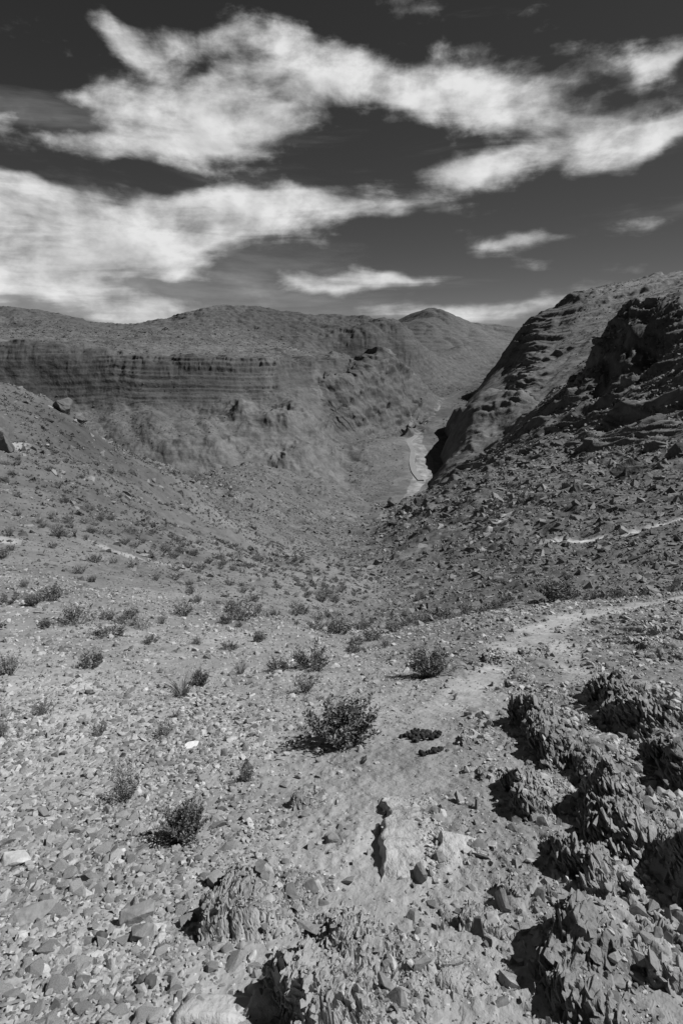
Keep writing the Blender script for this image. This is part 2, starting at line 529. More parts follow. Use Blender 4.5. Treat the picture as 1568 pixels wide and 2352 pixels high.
TONE_A = [
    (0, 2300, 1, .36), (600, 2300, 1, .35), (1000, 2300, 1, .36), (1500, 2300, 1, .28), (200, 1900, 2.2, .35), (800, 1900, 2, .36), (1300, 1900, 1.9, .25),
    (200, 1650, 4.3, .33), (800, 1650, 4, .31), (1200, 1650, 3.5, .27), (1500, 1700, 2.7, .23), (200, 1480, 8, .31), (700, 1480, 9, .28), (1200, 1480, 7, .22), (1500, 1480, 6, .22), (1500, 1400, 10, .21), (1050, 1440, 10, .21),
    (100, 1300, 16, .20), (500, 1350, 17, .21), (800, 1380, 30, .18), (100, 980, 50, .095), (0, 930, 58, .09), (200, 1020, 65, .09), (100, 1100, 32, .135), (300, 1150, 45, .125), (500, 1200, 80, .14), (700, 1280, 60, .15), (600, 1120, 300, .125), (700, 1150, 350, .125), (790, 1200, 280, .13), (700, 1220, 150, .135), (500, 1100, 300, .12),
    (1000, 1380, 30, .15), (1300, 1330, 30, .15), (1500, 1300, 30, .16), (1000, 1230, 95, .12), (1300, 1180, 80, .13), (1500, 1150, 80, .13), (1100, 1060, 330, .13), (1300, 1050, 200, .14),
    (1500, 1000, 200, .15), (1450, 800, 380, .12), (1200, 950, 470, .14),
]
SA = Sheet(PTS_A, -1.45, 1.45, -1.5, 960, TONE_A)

TRAIL_PX = [(1700, 1380, 10.6), (1568, 1385, 10.2), (1480, 1391, 10.0), (1380, 1402, 9.6), (1300, 1419, 9.0), (1240, 1445, 8.0), (1195, 1478, 7.0), (1150, 1520, 5.9), (1110, 1565, 5.0), (1050, 1610, 4.35), (1000, 1650, 3.9), (965, 1705, 3.35), (950, 1760, 2.9), (930, 1830, 2.4)]
TRAIL2_PX = [(1285, 1430, 8.6), (1290, 1480, 6.6), (1310, 1530, 5.3), (1370, 1580, 4.2)]
FARTRAIL_PX = [(1620, 1180, 47), (1568, 1197, 47), (1500, 1217, 47), (1440, 1232, 47), (1370, 1238, 49), (1290, 1242, 52)]
FARTRAIL2_PX = [(1135, 1228, 68), (1150, 1205, 75), (1165, 1190, 84), (1172, 1172, 92), (1120, 1163, 100)]


def line_xy(pp):
    return np.array([(ray(px, py)[0] * y, y) for px, py, y in pp])


def dist_line(x, y, L):
    """distance to a polyline"""
    d = np.full(x.shape, 1e9)
    for (x0, y0), (x1, y1) in zip(L[:-1], L[1:]):
        vx, vy = x1 - x0, y1 - y0
        t = np.clip(((x - x0) * vx + (y - y0) * vy) / (vx * vx + vy * vy), 0, 1)
        d = np.minimum(d, np.hypot(x - x0 - t * vx, y - y0 - t * vy))
    return d


TR5 = line_xy([(930, 1830, 2.4), (915, 1930, 2.02), (860, 2050, 1.62), (740, 2190, 1.27), (560, 2300, 1.05)])
TR1, TR2, TR3, TR4 = line_xy(TRAIL_PX), line_xy(TRAIL2_PX), line_xy(FARTRAIL_PX), line_xy(FARTRAIL2_PX)


def trail_mask(x, y):
    wob = noise2(x * 1.3, y * 1.3, 71) * .06
    m = 1 - sstep(.06 + .12 * sstep(5, 8, y), .30 + .28 * sstep(5, 8, y), dist_line(x, y, TR1) + wob * 1.6)
    m = np.maximum(m, .6 * (1 - sstep(.08, .22, dist_line(x, y, TR2) + wob)))
    m = np.maximum(m, 1 - sstep(.5, 1.3, dist_line(x, y, TR3) + wob * 6))
    m = np.maximum(m, .7 * (1 - sstep(.04, .26, dist_line(x, y, TR5) + wob)))
    return np.maximum(m, .75 * (1 - sstep(.5, 1.3, dist_line(x, y, TR4) + wob * 6)))


def rock_mask(x, y):
    """how much broken bedrock shows: the strip right of the path"""
    a = x / (y + 2)
    m = sstep(.10, .26, a) * (1 - sstep(6.0, 9.5, y))
    c = sstep(-.14, -.02, a) * (1 - sstep(1.8, 2.6, y)) * .2
    n = sstep(-.25, .35, noise2(x * 1.1 + 3, y * .55, 31))
    return np.maximum(m * (.25 + .75 * n), c * n)


def nat(x, y):
    D = np.hypot(x, y)
    return natural(x, y, 3, amp=.075, hard=.35) * (1 + 1.7 * sstep(12, 38, D) * (1 - .5 * sstep(120, 300, D)))


def near_detail(x, y):
    tr = trail_mask(x, y)
    rk = rock_mask(x, y) * (1 - tr)
    d = nat(x, y) * (1 - .75 * tr)
    # slaty beds striking away from the viewer: scarps to the left, dip to the right
    near = y < 14
    if near.any():
        xx, yy = x[near], y[near]
        D = np.maximum(np.hypot(xx, yy), 1)
        q = xx + .22 * yy * .25 + .10 * noise2(xx * 1.4, yy * .7, 41) + .03 * noise2(xx * 6, yy * 3, 42)
        s = np.zeros(xx.shape)
        for lam, am in ((.62, .105), (.23, .045), (.095, .018)):
            u = q / lam + .3 * noise2(xx * .8 / lam * .2, yy * .4, 43)
            f = u - np.floor(u)
            k = .5 + .5 * noise2(np.floor(u) * 7.3, yy * .5 / lam * .35, 44) * 1.6
            s += am * np.clip(k, 0, 1.2) * np.where(f < .10, f / .10, 1 - (f - .10) / .90)
        c0, c1, c2, ox, oy, gap = cells2(xx * 13 / 1.0, yy * 5.5, 51)
        shard = (c0 - .35) * .035 + (ox * (c1 - .35) * .05) + (oy * (c2 - .5) * .03)
        e0, e1, e2, px_, py_, g2 = cells2(xx * 34 + 7, yy * 18, 52)
        chip = (e0 - .4) * .012 + px_ * (e1 - .3) * .014
        a = s + shard + chip
        d[near] += a * rk[near]
        # flat chips and gravel everywhere else
        g0, g1, g3, qx, qy, g4 = cells2(xx * 26 + 1, yy * 22, 53)
        d[near] += ((g0 - .5) * .010 + qx * (g1 - .5) * .014 + qy * (g3 - .5) * .012) * (1 - rk[near]) * (1 - .55 * tr[near]) * sstep(12, 4, D) * .9
    return d, tr, rk


def ground_z(x, y):
    x = np.atleast_1d(np.asarray(x, float)); y = np.atleast_1d(np.asarray(y, float))
    d, _, _ = near_detail(x, y)
    return SA.base(x, y) + d


_ys = np.exp(np.linspace(math.log(.7), math.log(880), 1400))


def hit(px, py, y_lo=.7, detail=False):
    """where a bearing meets the near land"""
    a, t = ray(px, py)
    ys = _ys[_ys >= y_lo]
    zr = EYE + t * ys
    zg = ground_z(a * ys, ys) if detail else SA.base(a * ys, ys)
    k = np.nonzero(zr <= zg)[0]
    if len(k) == 0: return None
    y = ys[k[0]]
    z = float(surf_z(np.array([a * y]), np.array([y]))[0]) if (y > 12 and SURF) else float(ground_z(a * y, y)[0])
    return (a * y, y, z)


SURF = {}


def surf_z(x, y):
    """height of the finished near land"""
    a = np.interp(x / (y + 2), SURF['a'], np.arange(len(SURF['a']))); b = np.interp(y, SURF['y'], np.arange(len(SURF['y'])))
    i = np.clip(a.astype(int), 0, len(SURF['a']) - 2); j = np.clip(b.astype(int), 0, len(SURF['y']) - 2)
    fa, fb = a - i, b - j; z = SURF['z']
    return z[i, j] * (1 - fa) * (1 - fb) + z[i + 1, j] * fa * (1 - fb) + z[i, j + 1] * (1 - fa) * fb + z[i + 1, j + 1] * fa * fb


def build_A():
    ac = np.concatenate([np.linspace(-1.45, -.86, 60, endpoint=False), np.linspace(-.86, .86, 1020), np.linspace(.86, 1.45, 61)[1:]])
    yr = np.concatenate([np.linspace(-1.5, .75, 24, endpoint=False),
                         np.exp(np.linspace(math.log(.75 + 1), math.log(14 + 1), 560, endpoint=False)) - 1,
                         np.exp(np.linspace(math.log(14), math.log(150), 230, endpoint=False)),
                         np.exp(np.linspace(math.log(150), math.log(460), 270, endpoint=False)),
                         np.exp(np.linspace(math.log(460), math.log(860), 170, endpoint=False)), np.linspace(860, 950, 24)])
    X, Y = grid_xy(ac, yr)
    Z = SA.base(X, Y)
    nx, ny, nz = normals(X, Y, Z)
    sgn = np.sign(nz); nx, ny, nz = nx * sgn, ny * sgn, nz * sgn
    d, tr, rk = near_detail(X, Y)
    d = d * (1 - .85 * sstep(.82, .55, nz) * sstep(100, 200, Y))
    # rocky outcrops and crags of the mountain on the right, a few on the left hill
    A = X / (Y + 2)
    right = sstep(.02, .12, A - .02 + .02 * noise2(X / 20, Y / 20, 61)) * sstep(25, 90, Y) * (1 - .35 * sstep(430, 520, Y) * (1 - sstep(.2, .3, A)))
    left = sstep(-.08, .28, fbm2(X / 14, Y / 14, 63, 3)) * sstep(24, 45, Y) * (1 - sstep(-.05, .1, A)) * 1.0
    left = np.maximum(left, sstep(-.35, -.47, A) * sstep(45, 60, Y) * .8)
    d = d + gullies(X, Y, 145, (38, 17, 8), .75, -.66) * .075 * sstep(55, 110, Y) * (1 - sstep(.04, .12, A))
    far = Y > 20
    dn = np.zeros(X.shape, np.float32)
    xs, ys = X[far], Y[far]; zs = Z[far]; ps = np.hypot(xs, ys)
    crag = np.zeros(xs.shape, np.float32)
    for lam, am in ((70, .12), (34, .15), (16, .22), (8, .26), (4, .26), (2, .22), (1, .16)):
        f = sstep(.003, .008, lam / ps) * (1 - sstep(.16, .30, lam / ps))
        r = 1 - 2.2 * np.abs(noise2(xs / lam + lam, (ys * .55 + zs * 1.3) / lam, 64))
        m = sstep(-.15, .35, noise2(xs / lam * .4 + 3, ys / lam * .3, 65))
        crag += (1 + (.7 if lam > 20 else 1.3) * sstep(180, 320, ps)) * (np.where(r > 0, r, r * .6) - (.55 if lam > 10 else .2)) * m * am * lam * f
    msk = right[far] * (.45 + .55 * sstep(-.1, .4, fbm2(xs / 45, ys / 60, 66, 3))) * 1.0 + left[far] * .6 * (1 - right[far])
    dn[far] = crag * msk
    # cliffs: steep ground near the crest gets vertical flutes
    steep = sstep(.75, .5, nz)
    flute = (.1 - 2.4 * np.abs(noise2(X / 13 + Z * .02, Z / 70, 67))) * 5.5 + (.3 - 2.4 * np.abs(noise2(X / 5, Z / 28, 68))) * 2.0
    dn += flute * steep * right * sstep(150, 230, Y) * (.45 + .55 * sstep(.30, .40, A))
    for lam, am, sd_ in ((15., 4.2, 151), (6., 1.9, 152), (2.6, .8, 153)):
        c0, c1, c2, ox, oy, gap = cells2(X / lam + .25 * noise2(X / lam, Z / lam, sd_), (Z + Y * .35) / (lam * 1.7), sd_)
        dn += ((c0 - .62) + ox * (c1 - .2) * .9 + oy * (c2 - .5) * .6) * am * steep * right * sstep(120, 220, Y)
    vx, vy, vz = -X, -Y, EYE - Z
    fc = (nx * vx + ny * vy + nz * vz) / (np.sqrt(vx * vx + vy * vy + vz * vz) + 1e-6)
    dn = dn * sstep(-.10, .06, fc) * (1 - .85 * sstep(500, 600, Y) * (1 - sstep(.19, .25, A)))
    d = d * np.where(Y > 60, .15 + .85 * sstep(-.10, .06, fc), 1)
    X2 = X + nx * dn; Y2 = Y + ny * dn; Z2 = Z + d + nz * dn
    SURF['a'], SURF['y'], SURF['z'] = ac, yr, Z2
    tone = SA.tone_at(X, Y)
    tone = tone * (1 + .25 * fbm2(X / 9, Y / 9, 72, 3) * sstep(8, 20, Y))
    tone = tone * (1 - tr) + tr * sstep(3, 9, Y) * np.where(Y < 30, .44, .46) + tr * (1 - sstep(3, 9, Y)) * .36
    # pale bare patches on the left hill side
    pale = [(330, 1315, 22.5, 3.0, .6, -.35), (10, 1245, 19.5, .9, 1.3, 0.), (120, 1575, 5.6, .55, .2, 0), (30, 1020, 43, 1.3, 2.2, .2)]
    for (px, py, y0, lx, ly, rot) in pale:
        x0 = ray(px, py)[0] * y0
        c, s = math.cos(rot), math.sin(rot)
        u = ((X - x0) * c + (Y - y0) * s) / lx; v = (-(X - x0) * s + (Y - y0) * c) / ly
        k = 1 - sstep(.4, 1.1, np.sqrt(u * u + v * v) + .35 * noise2(X * 1.2, Y * 1.2, 73))
        tone = tone + k * .16
    na, nr = X.shape
    V = np.stack([X2, Y2, Z2], -1).reshape(-1, 3)
    idx = np.arange(na * nr).reshape(na, nr)
    Fq = np.stack([idx[:-1, :-1], idx[1:, :-1], idx[1:, 1:], idx[:-1, 1:]], -1)
    yc = Y[:-1, :-1]; xc = X[:-1, :-1]; ac_ = A[:-1, :-1]; trc = tr[:-1, :-1]
    lab = np.zeros(yc.shape, int)                                  # 0 ground
    lip = 14.0
    lab[(yc > lip) & (ac_ < .055)] = 1                             # hill
    lab[(yc > lip) & (ac_ >= .055)] = 2                            # mountain side
    lab[(trc > .5) & (yc < 14)] = 3
    lab[(trc > .45) & (yc >= 30)] = 3
    names = ['ground', 'hill', 'mountainside', 'path']
    T = tone.reshape(-1)
    for k, nm in enumerate(names):
        F = Fq[lab == k].reshape(-1, 4)
        used, inv = np.unique(F, return_inverse=True)
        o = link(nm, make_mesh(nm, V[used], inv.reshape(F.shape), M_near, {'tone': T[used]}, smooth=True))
        tag(o, kind='structure')
    return


build_A()

# ------------------------------------------------------------------ the left wall of the gorge, its plateau, and the valley floor
PTS_B = [
    # valley floor
    (600, 1270, 260), (740, 1262, 250), (830, 1232, 260), (900, 1172, 360), (955, 1112, 540), (974, 1062, 645), (950, 1016, 735), (985, 968, 900), (1050, 902, 1550), (1100, 862, 2400), (1165, 812, 3400),
    # right bank, mostly hidden
    (980, 1200, 330), (1050, 1140, 500), (1080, 1060, 640), (1080, 1000, 800), (1100, 960, 950), (1150, 880, 1550), (1200, 840, 2600), (1500, 1050, 600), (1500, 960, 1200), (1500, 880, 2500), (1300, 850, 3000), (2000, 1100, 500), (2000, 900, 2500),
    # talus on the left of the river
    (860, 1160, 440), (780, 1160, 480), (700, 1180, 490), (600, 1190, 500), (400, 1180, 500), (0, 1180, 500), (-500, 1180, 500), (800, 1090, 600), (700, 1080, 570), (560, 1090, 545), (880, 1060, 635), (905, 1000, 765), (840, 1010, 700),
    (400, 1060, 560), (200, 1040, 575), (0, 1040, 575), (-500, 1040, 575),
    # broken crags above it
    (740, 1040, 640), (640, 1040, 600), (690, 950, 690), (620, 960, 670), (540, 1010, 610), (480, 960, 655), (420, 985, 630), (560, 940, 690), (350, 960, 650), (250, 950, 660), (150, 950, 660), (0, 950, 660), (-500, 950, 660),
    (880, 850, 1280),
    # plateau
    (-500, 770, 1500), (0, 775, 1500), (150, 785, 1450), (300, 800, 1350), (450, 808, 1300), (600, 812, 1350), (700, 818, 1400), (300, 785, 1750), (500, 795, 1750), (640, 805, 1700), (760, 815, 1500),
    # upper band of the ridge
    (945, 772, 1900), (955, 800, 1850), (985, 815, 2100), (1040, 835, 2300), (1110, 840, 2700), (1060, 795, 2900), (1130, 800, 3300), (960, 862, 1650), (1020, 870, 1900),
    # skyline
    (-500, 690, 3600), (-100, 700, 3400), (0, 709, 3300), (70, 716, 3200), (160, 733, 3000), (235, 750, 2900), (280, 758, 2800), (340, 750, 2750), (410, 738, 2750), (470, 720, 2800), (530, 709, 2850), (580, 708, 2850), (640, 720, 2750), (700, 727, 2600), (760, 737, 2450), (800, 738, 2380), (840, 734, 2330), (865, 742, 2300), (892, 757, 2260), (920, 765, 2150),
    (100, 745, 2300), (300, 770, 2200), (450, 765, 2200), (560, 760, 2250), (640, 770, 2150), (720, 770, 2050), (820, 765, 2080), (0, 745, 2300),
    # hidden backs
    (-500, 740, 4800), (0, 750, 4800), (280, 775, 4500), (560, 755, 4300), (700, 765, 3800), (840, 775, 3200), (900, 795, 2900), (950, 810, 2700), (1010, 825, 3100), (560, 780, 5200), (840, 790, 5200), (1100, 800, 5200), (1500, 800, 5200), (2000, 800, 5200), (-500, 780, 5200),
]
PTS_B = [(px, py, y * (np.interp(px, [-500, 500, 720, 900], [.72, .72, .85, 1.0]) if y >= 1200 and px <= 900 else 1.0)) for px, py, y in PTS_B]
CLIFF_PX = [-500, 0, 100, 250, 330, 540, 640, 720, 800]
CLIFF_Y = [806, 800, 796, 785, 774, 785, 806, 870, 960]


def cliff_pairs(top, foot, px0, px1, step, back=False):
    T, B = np.array(top, float), np.array(foot, float)
    out = []
    for px in np.arange(px0, px1 + 1, step):
        out.append((px, np.interp(px, T[:, 0], T[:, 1]), np.interp(px, T[:, 0], T[:, 2])))
        out.append((px, np.interp(px, B[:, 0], B[:, 1]), np.interp(px, B[:, 0], B[:, 2])))
        if back:
            out.append((px, out[-2][1] - 3, out[-2][2] + 40)); out.append((px, out[-3][1] - 7, out[-3][2] + 110))
    return out


# banded cliff below the plateau, cliff of the middle spur, band of the far ridge
PTS_B += cliff_pairs([(px, py, y) for px, py, y in zip(CLIFF_PX, [790, 795, 797, 808, 824, 823, 832, 838, 848], CLIFF_Y)],
                     [(px, py, y - 36) for px, py, y in zip(CLIFF_PX, [898, 895, 900, 905, 906, 900, 888, 876, 876], CLIFF_Y)], -480, 800, 20, True)
PTS_B += cliff_pairs([(745, 893, 828), (800, 886, 861), (850, 883, 920), (905, 889, 970), (940, 905, 1040)],
                     [(745, 950, 800), (800, 952, 832), (850, 956, 887), (905, 962, 930), (940, 945, 1012)], 745, 940, 15)
PTS_B += cliff_pairs([(770, 790, 1700), (850, 788, 1670), (945, 800, 1690)], [(770, 822, 1650), (850, 830, 1622), (945, 838, 1645)], 770, 945, 25)
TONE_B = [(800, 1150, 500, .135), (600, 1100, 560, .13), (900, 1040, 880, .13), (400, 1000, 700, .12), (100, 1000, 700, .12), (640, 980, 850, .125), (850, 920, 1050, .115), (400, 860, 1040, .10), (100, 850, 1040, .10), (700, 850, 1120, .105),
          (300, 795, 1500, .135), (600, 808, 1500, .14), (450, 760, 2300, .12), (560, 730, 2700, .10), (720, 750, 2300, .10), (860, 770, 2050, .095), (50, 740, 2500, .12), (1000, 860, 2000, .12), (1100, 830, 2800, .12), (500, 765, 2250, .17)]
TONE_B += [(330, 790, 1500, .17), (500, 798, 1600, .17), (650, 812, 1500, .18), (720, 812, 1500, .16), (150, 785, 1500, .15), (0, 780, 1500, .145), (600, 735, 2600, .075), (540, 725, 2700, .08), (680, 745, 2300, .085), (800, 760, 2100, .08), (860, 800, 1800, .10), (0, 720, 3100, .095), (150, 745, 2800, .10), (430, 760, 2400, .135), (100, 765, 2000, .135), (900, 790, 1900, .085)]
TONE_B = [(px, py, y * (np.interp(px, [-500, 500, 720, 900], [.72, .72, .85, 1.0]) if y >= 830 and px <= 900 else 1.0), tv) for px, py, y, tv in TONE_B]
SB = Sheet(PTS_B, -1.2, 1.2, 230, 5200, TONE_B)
RIVER_PX = [(880, 1190, 330), (915, 1160, 400), (940, 1130, 490), (965, 1098, 570), (976, 1075, 620), (974, 1050, 665), (962, 1030, 705), (949, 1016, 735), (965, 990, 820), (985, 968, 900), (1015, 930, 1200), (1060, 895, 1620)]
RIV = line_xy(RIVER_PX)


FARS = {}


def build_B():
    ac = np.concatenate([np.linspace(-1.2, -.62, 50, endpoint=False), np.linspace(-.62, .34, 820), np.linspace(.34, 1.2, 40)[1:]])
    yr = np.concatenate([np.exp(np.linspace(math.log(230), math.log(480), 60, endpoint=False)), np.linspace(480, 700, 150, endpoint=False),
                         np.linspace(700, 860, 190, endpoint=False), np.linspace(860, 1200, 200, endpoint=False),
                         np.exp(np.linspace(math.log(1200), math.log(2900), 240, endpoint=False)),
                         np.exp(np.linspace(math.log(2900), math.log(5200), 40))])
    X, Y = grid_xy(ac, yr)
    Z0 = SB.base(X, Y)
    riv = dist_line(X, Y, RIV)
    Z = Z0.copy()
    soft = sstep(25, 90, riv)
    big = natural(X, Y, 103, hi=.10, lo=.0022, amp=.10, lmax=240, lmin=2, hard=.35) * soft
    big = big + natural(X, Y, 171, hi=.05, lo=.0016, amp=.13, lmax=40, lmin=1.5, hard=.8) * soft
    # gullies running down the slopes
    nx, ny, nz = normals(X, Y, Z0)
    s = np.sign(nz); nx, ny, nz = nx * s, ny * s, nz * s
    Z = Z + gullies(X, Y, 140, (110, 48, 22, 10), .50, -.86) * .11 * soft * (.1 + .9 * sstep(.62, .88, nz)) * sstep(420, 520, Y)
    Z = Z + big * (.12 + .88 * sstep(.62, .88, nz))
    # beds of rock: terraces whose risers are cliffs
    h = Z + .012 * X + 7 * noise2(X / 260, Y / 260, 105) + 2 * noise2(X / 60, Y / 60, 106)
    h = h + 5.0 * noise2(h / 13.0, X * 0 + .3, 121) + 2.2 * noise2(h / 6.0, X / 200, 122)
    AA = X / (Y + 2)
    ppx = AA * FPX * 1.035 + 784
    yt = np.interp(AA * FPX * 1.035 + 784, CLIFF_PX, CLIFF_Y)
    bed = sstep(-62, -38, Y - yt + 6 * noise2(X / 40, Y / 40, 107)) * (1 - sstep(6, 26, Y - yt)) * (1 - sstep(-.02, .04, AA)) * (.45 + .55 * sstep(230, 340, ppx))
    thin = sstep(20, 60, Y - yt) * (1 - sstep(300, 900, Y - yt)) * (1 - sstep(-.3, -.1, AA)) * .12
    bed = np.maximum(bed, thin)
    up = sstep(-75, -40, Z - EYE) * sstep(1500, 1800, Y) * sstep(-.1, .02, X / (Y + 2)) * .55
    up = np.maximum(up, .35 * sstep(1700, 2100, Y))
    mid = sstep(.35, .2, np.abs(X / (Y + 2) - .06) * 3) * sstep(790, 830, Y) * (1 - sstep(1150, 1350, Y)) * .7
    for p, mk, sd_ in ((6.6, bed, 108), (16., np.maximum(up, mid), 109)):
        u = h / p + .25 * noise2(X / 90, Y / 90, sd_)
        fl = np.floor(u); f = u - fl
        jit = .3 * (noise2(fl * 3.1, fl * 1.7, sd_ + 9))
        riser = sstep(.62 + jit, .90 + jit, f)
        tz = (fl + riser + .18 * f * (1 - riser)) * p
        Z = Z + mk * (tz - h + (h - u * p)) * .72 * (.35 + .65 * sstep(-.35, .15, noise2(X / 70 + fl * 3.7, fl * 5.1, sd_ + 11)))
    # flutes and crags
    A = X / (Y + 2)
    crag_m = np.maximum.reduce([ mid, sstep(-.12, .2, fbm2(X / 110, Y / 110, 111, 3)) * sstep(530, 600, Y) * (1 - sstep(690, 760, Y)) * sstep(-.36, -.2, A) * (1 - sstep(-.02, .04, A)) * .6, up * .9])
    cr = np.zeros(X.shape, np.float32); D = np.hypot(X, Y)
    cl = np.zeros(X.shape, np.float32)
    for lam, am in ((14, .13), (6, .16), (3.2, .16)):
        cl += (1 - 2.3 * np.abs(noise2(X / lam + 5, (Y * .2 + Z * .25) / lam, 118))) * am * lam * (.4 + .8 * sstep(-.2, .3, noise2(X / 45, Z / 12, 119)))
    for lam, am in ((90, .12), (42, .2), (20, .24), (10, .24), (5, .2)):
        f = sstep(.003, .007, lam / D)
        cr += (1 - 2.3 * np.abs(noise2(X / lam + lam, (Y * .4 + Z * .9) / lam, 112))) * am * lam * f
    nx, ny, nz = normals(X, Y, SB.base(X, Y))
    s = np.sign(nz); nx, ny, nz = nx * s, ny * s, nz * s
    FARS['B'] = (ac, yr, Z)
    stp = sstep(.86, .6, nz) * (.3 + .7 * sstep(200, 330, ppx))
    for lam, am, sd_ in ((26., 5.5, 161), (11., 2.8, 162), (5., 1.3, 163)):
        c0, c1, c2, ox, oy, gap = cells2(X / lam, (Z + Y * .3) / (lam * 1.6), sd_)
        cr = cr + ((c0 - .5) + ox * (c1 - .3) * .8 + oy * (c2 - .5) * .6) * am * stp
    dd = cr * np.maximum(crag_m, .55 * stp * (1 - bed)) + cl * bed * (.12 + .75 * sstep(-24, -10, Y - yt))
    X2 = X + nx * dd; Y2 = Y + ny * dd; Z2 = Z + nz * dd
    tone = SB.tone_at(X, Y) * (1 + .28 * fbm2(X / 160, Y / 160, 113, 4))
    tone = tone * (1 - .20 * bed) * (.84 + .20 * (1 - sstep(690, 800, Y)))
    # pale scree chutes
    for (px, py, y0, lx, ly) in ((630, 1010, 800, 9, 60), (725, 1010, 830, 7, 45), (935, 1010, 950, 12, 30), (505, 768, 2250, 120, 260), (690, 818, 1420, 60, 60), (885, 900, 1050, 8, 40)):
        x0 = ray(px, py)[0] * y0
        k = 1 - sstep(.4, 1.2, np.hypot((X - x0) / lx, (Y - y0) / ly) + .5 * noise2(X / 12, Y / 12, 114))
        tone = tone + .045 * k
    na, nr = X.shape
    V = np.stack([X2, Y2, Z2], -1).reshape(-1, 3)
    idx = np.arange(na * nr).reshape(na, nr)
    Fq = np.stack([idx[:-1, :-1], idx[1:, :-1], idx[1:, 1:], idx[:-1, 1:]], -1)
    wid = 4 + 6 * sstep(480, 640, Y) * (1 - sstep(740, 860, Y)) + 4 * noise2(X / 30, Y / 30, 115)
    isr = (riv < wid)[:-1, :-1]
    tone = np.where(riv < wid, np.where(Y < 800, .22, .125) + .22 * fbm2(X / 9, Y / 14, 116, 4), tone)
    T = tone.reshape(-1)
    for nm, mk in (('mountain', ~isr), ('river_bed', isr)):
        F = Fq[mk].reshape(-1, 4)
        used, inv = np.unique(F, return_inverse=True)
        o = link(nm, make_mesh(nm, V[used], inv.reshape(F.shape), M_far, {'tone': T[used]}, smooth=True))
        tag(o, kind='structure')
    # the road beside the river bed
    rp = line_xy([(1008, 940, 1100), (980, 968, 890), (952, 1000, 785), (936, 1018, 728), (948, 1040, 685), (944, 1062, 642), (950, 1085, 598), (968, 1108, 552)])
    fine = []
    for (a0, a1) in zip(rp[:-1], rp[1:]):
        for k in range(24): fine.append(a0 + (a1 - a0) * k / 24)
    fine = np.array(fine)
    ker = np.hanning(25); ker /= ker.sum()
    pad = np.concatenate([np.repeat(fine[:1], 12, 0), fine, np.repeat(fine[-1:], 12, 0)])
    fine = np.stack([np.convolve(pad[:, i], ker, 'valid') for i in (0, 1)], -1)
    tg = np.gradient(fine, axis=0); tg /= np.linalg.norm(tg, axis=1)[:, None] + 1e-9
    nn = np.stack([-tg[:, 1], tg[:, 0]], -1)
    zc = SB.base(fine[:, 0], fine[:, 1]) + 1.0
    Vr = []; 
    prof = [(-4.0, -2.5), (-3.0, 0), (3.0, 0), (4.0, -2.5)]
    for p, q, z in zip(fine, nn, zc):
        for off, dz in prof: Vr.append((p[0] + q[0] * off, p[1] + q[1] * off, z + dz))
    Fr = [(i * 4 + j, (i + 1) * 4 + j, (i + 1) * 4 + j + 1, i * 4 + j + 1) for i in range(len(fine) - 1) for j in range(3)]
    tag(link('road', make_mesh('road', Vr, Fr, ground_material('road_surface', .12, .2, tone=.235))), kind='structure')


build_B()

# ------------------------------------------------------------------ mountain behind the crags on the right
PTS_D = [
    (1180, 792, 1250), (1190, 775, 1260), (1215, 746, 1300), (1240, 726, 1300), (1290, 694, 1300), (1360, 662, 1280), (1430, 651, 1250), (1500, 641, 1220), (1568, 634, 1200), (1800, 600, 1150), (2100, 580, 1100),
    (1150, 850, 1150), (1120, 890, 1050), (1090, 930, 960), (1180, 850, 1100), (1200, 800, 1180), (1230, 790, 1120), (1270, 800, 1020), (1330, 760, 1050), (1400, 720, 1080), (1480, 690, 1090), (1330, 700, 1180), (1250, 870, 820), (1200, 930, 780), (1300, 850, 800), (1400, 780, 850), (1500, 740, 850), (2000, 700, 850),
    (1100, 980, 800), (1200, 990, 680), (1300, 950, 640), (1500, 900, 600), (2000, 850, 600),
    (1060, 940, 1150), (1100, 890, 1300), (1150, 830, 1400), (1180, 830, 1600), (1240, 790, 1600), (1360, 730, 1600), (1568, 700, 1600), (2000, 680, 1600),
    (1000, 1050, 800), (1000, 1000, 1200), (1100, 950, 1700), (1200, 900, 2000), (1500, 850, 2000), (2000, 800, 2000), (1000, 1100, 560), (2000, 1000, 500),
]
TONE_D = [(1200, 850, 1000, .135), (1290, 720, 1200, .11), (1400, 700, 1150, .14), (1500, 670, 1150, .17), (1180, 800, 1200, .10), (1270, 850, 850, .145)]
SD = Sheet(PTS_D, .1, 1.15, 480, 2000, TONE_D)


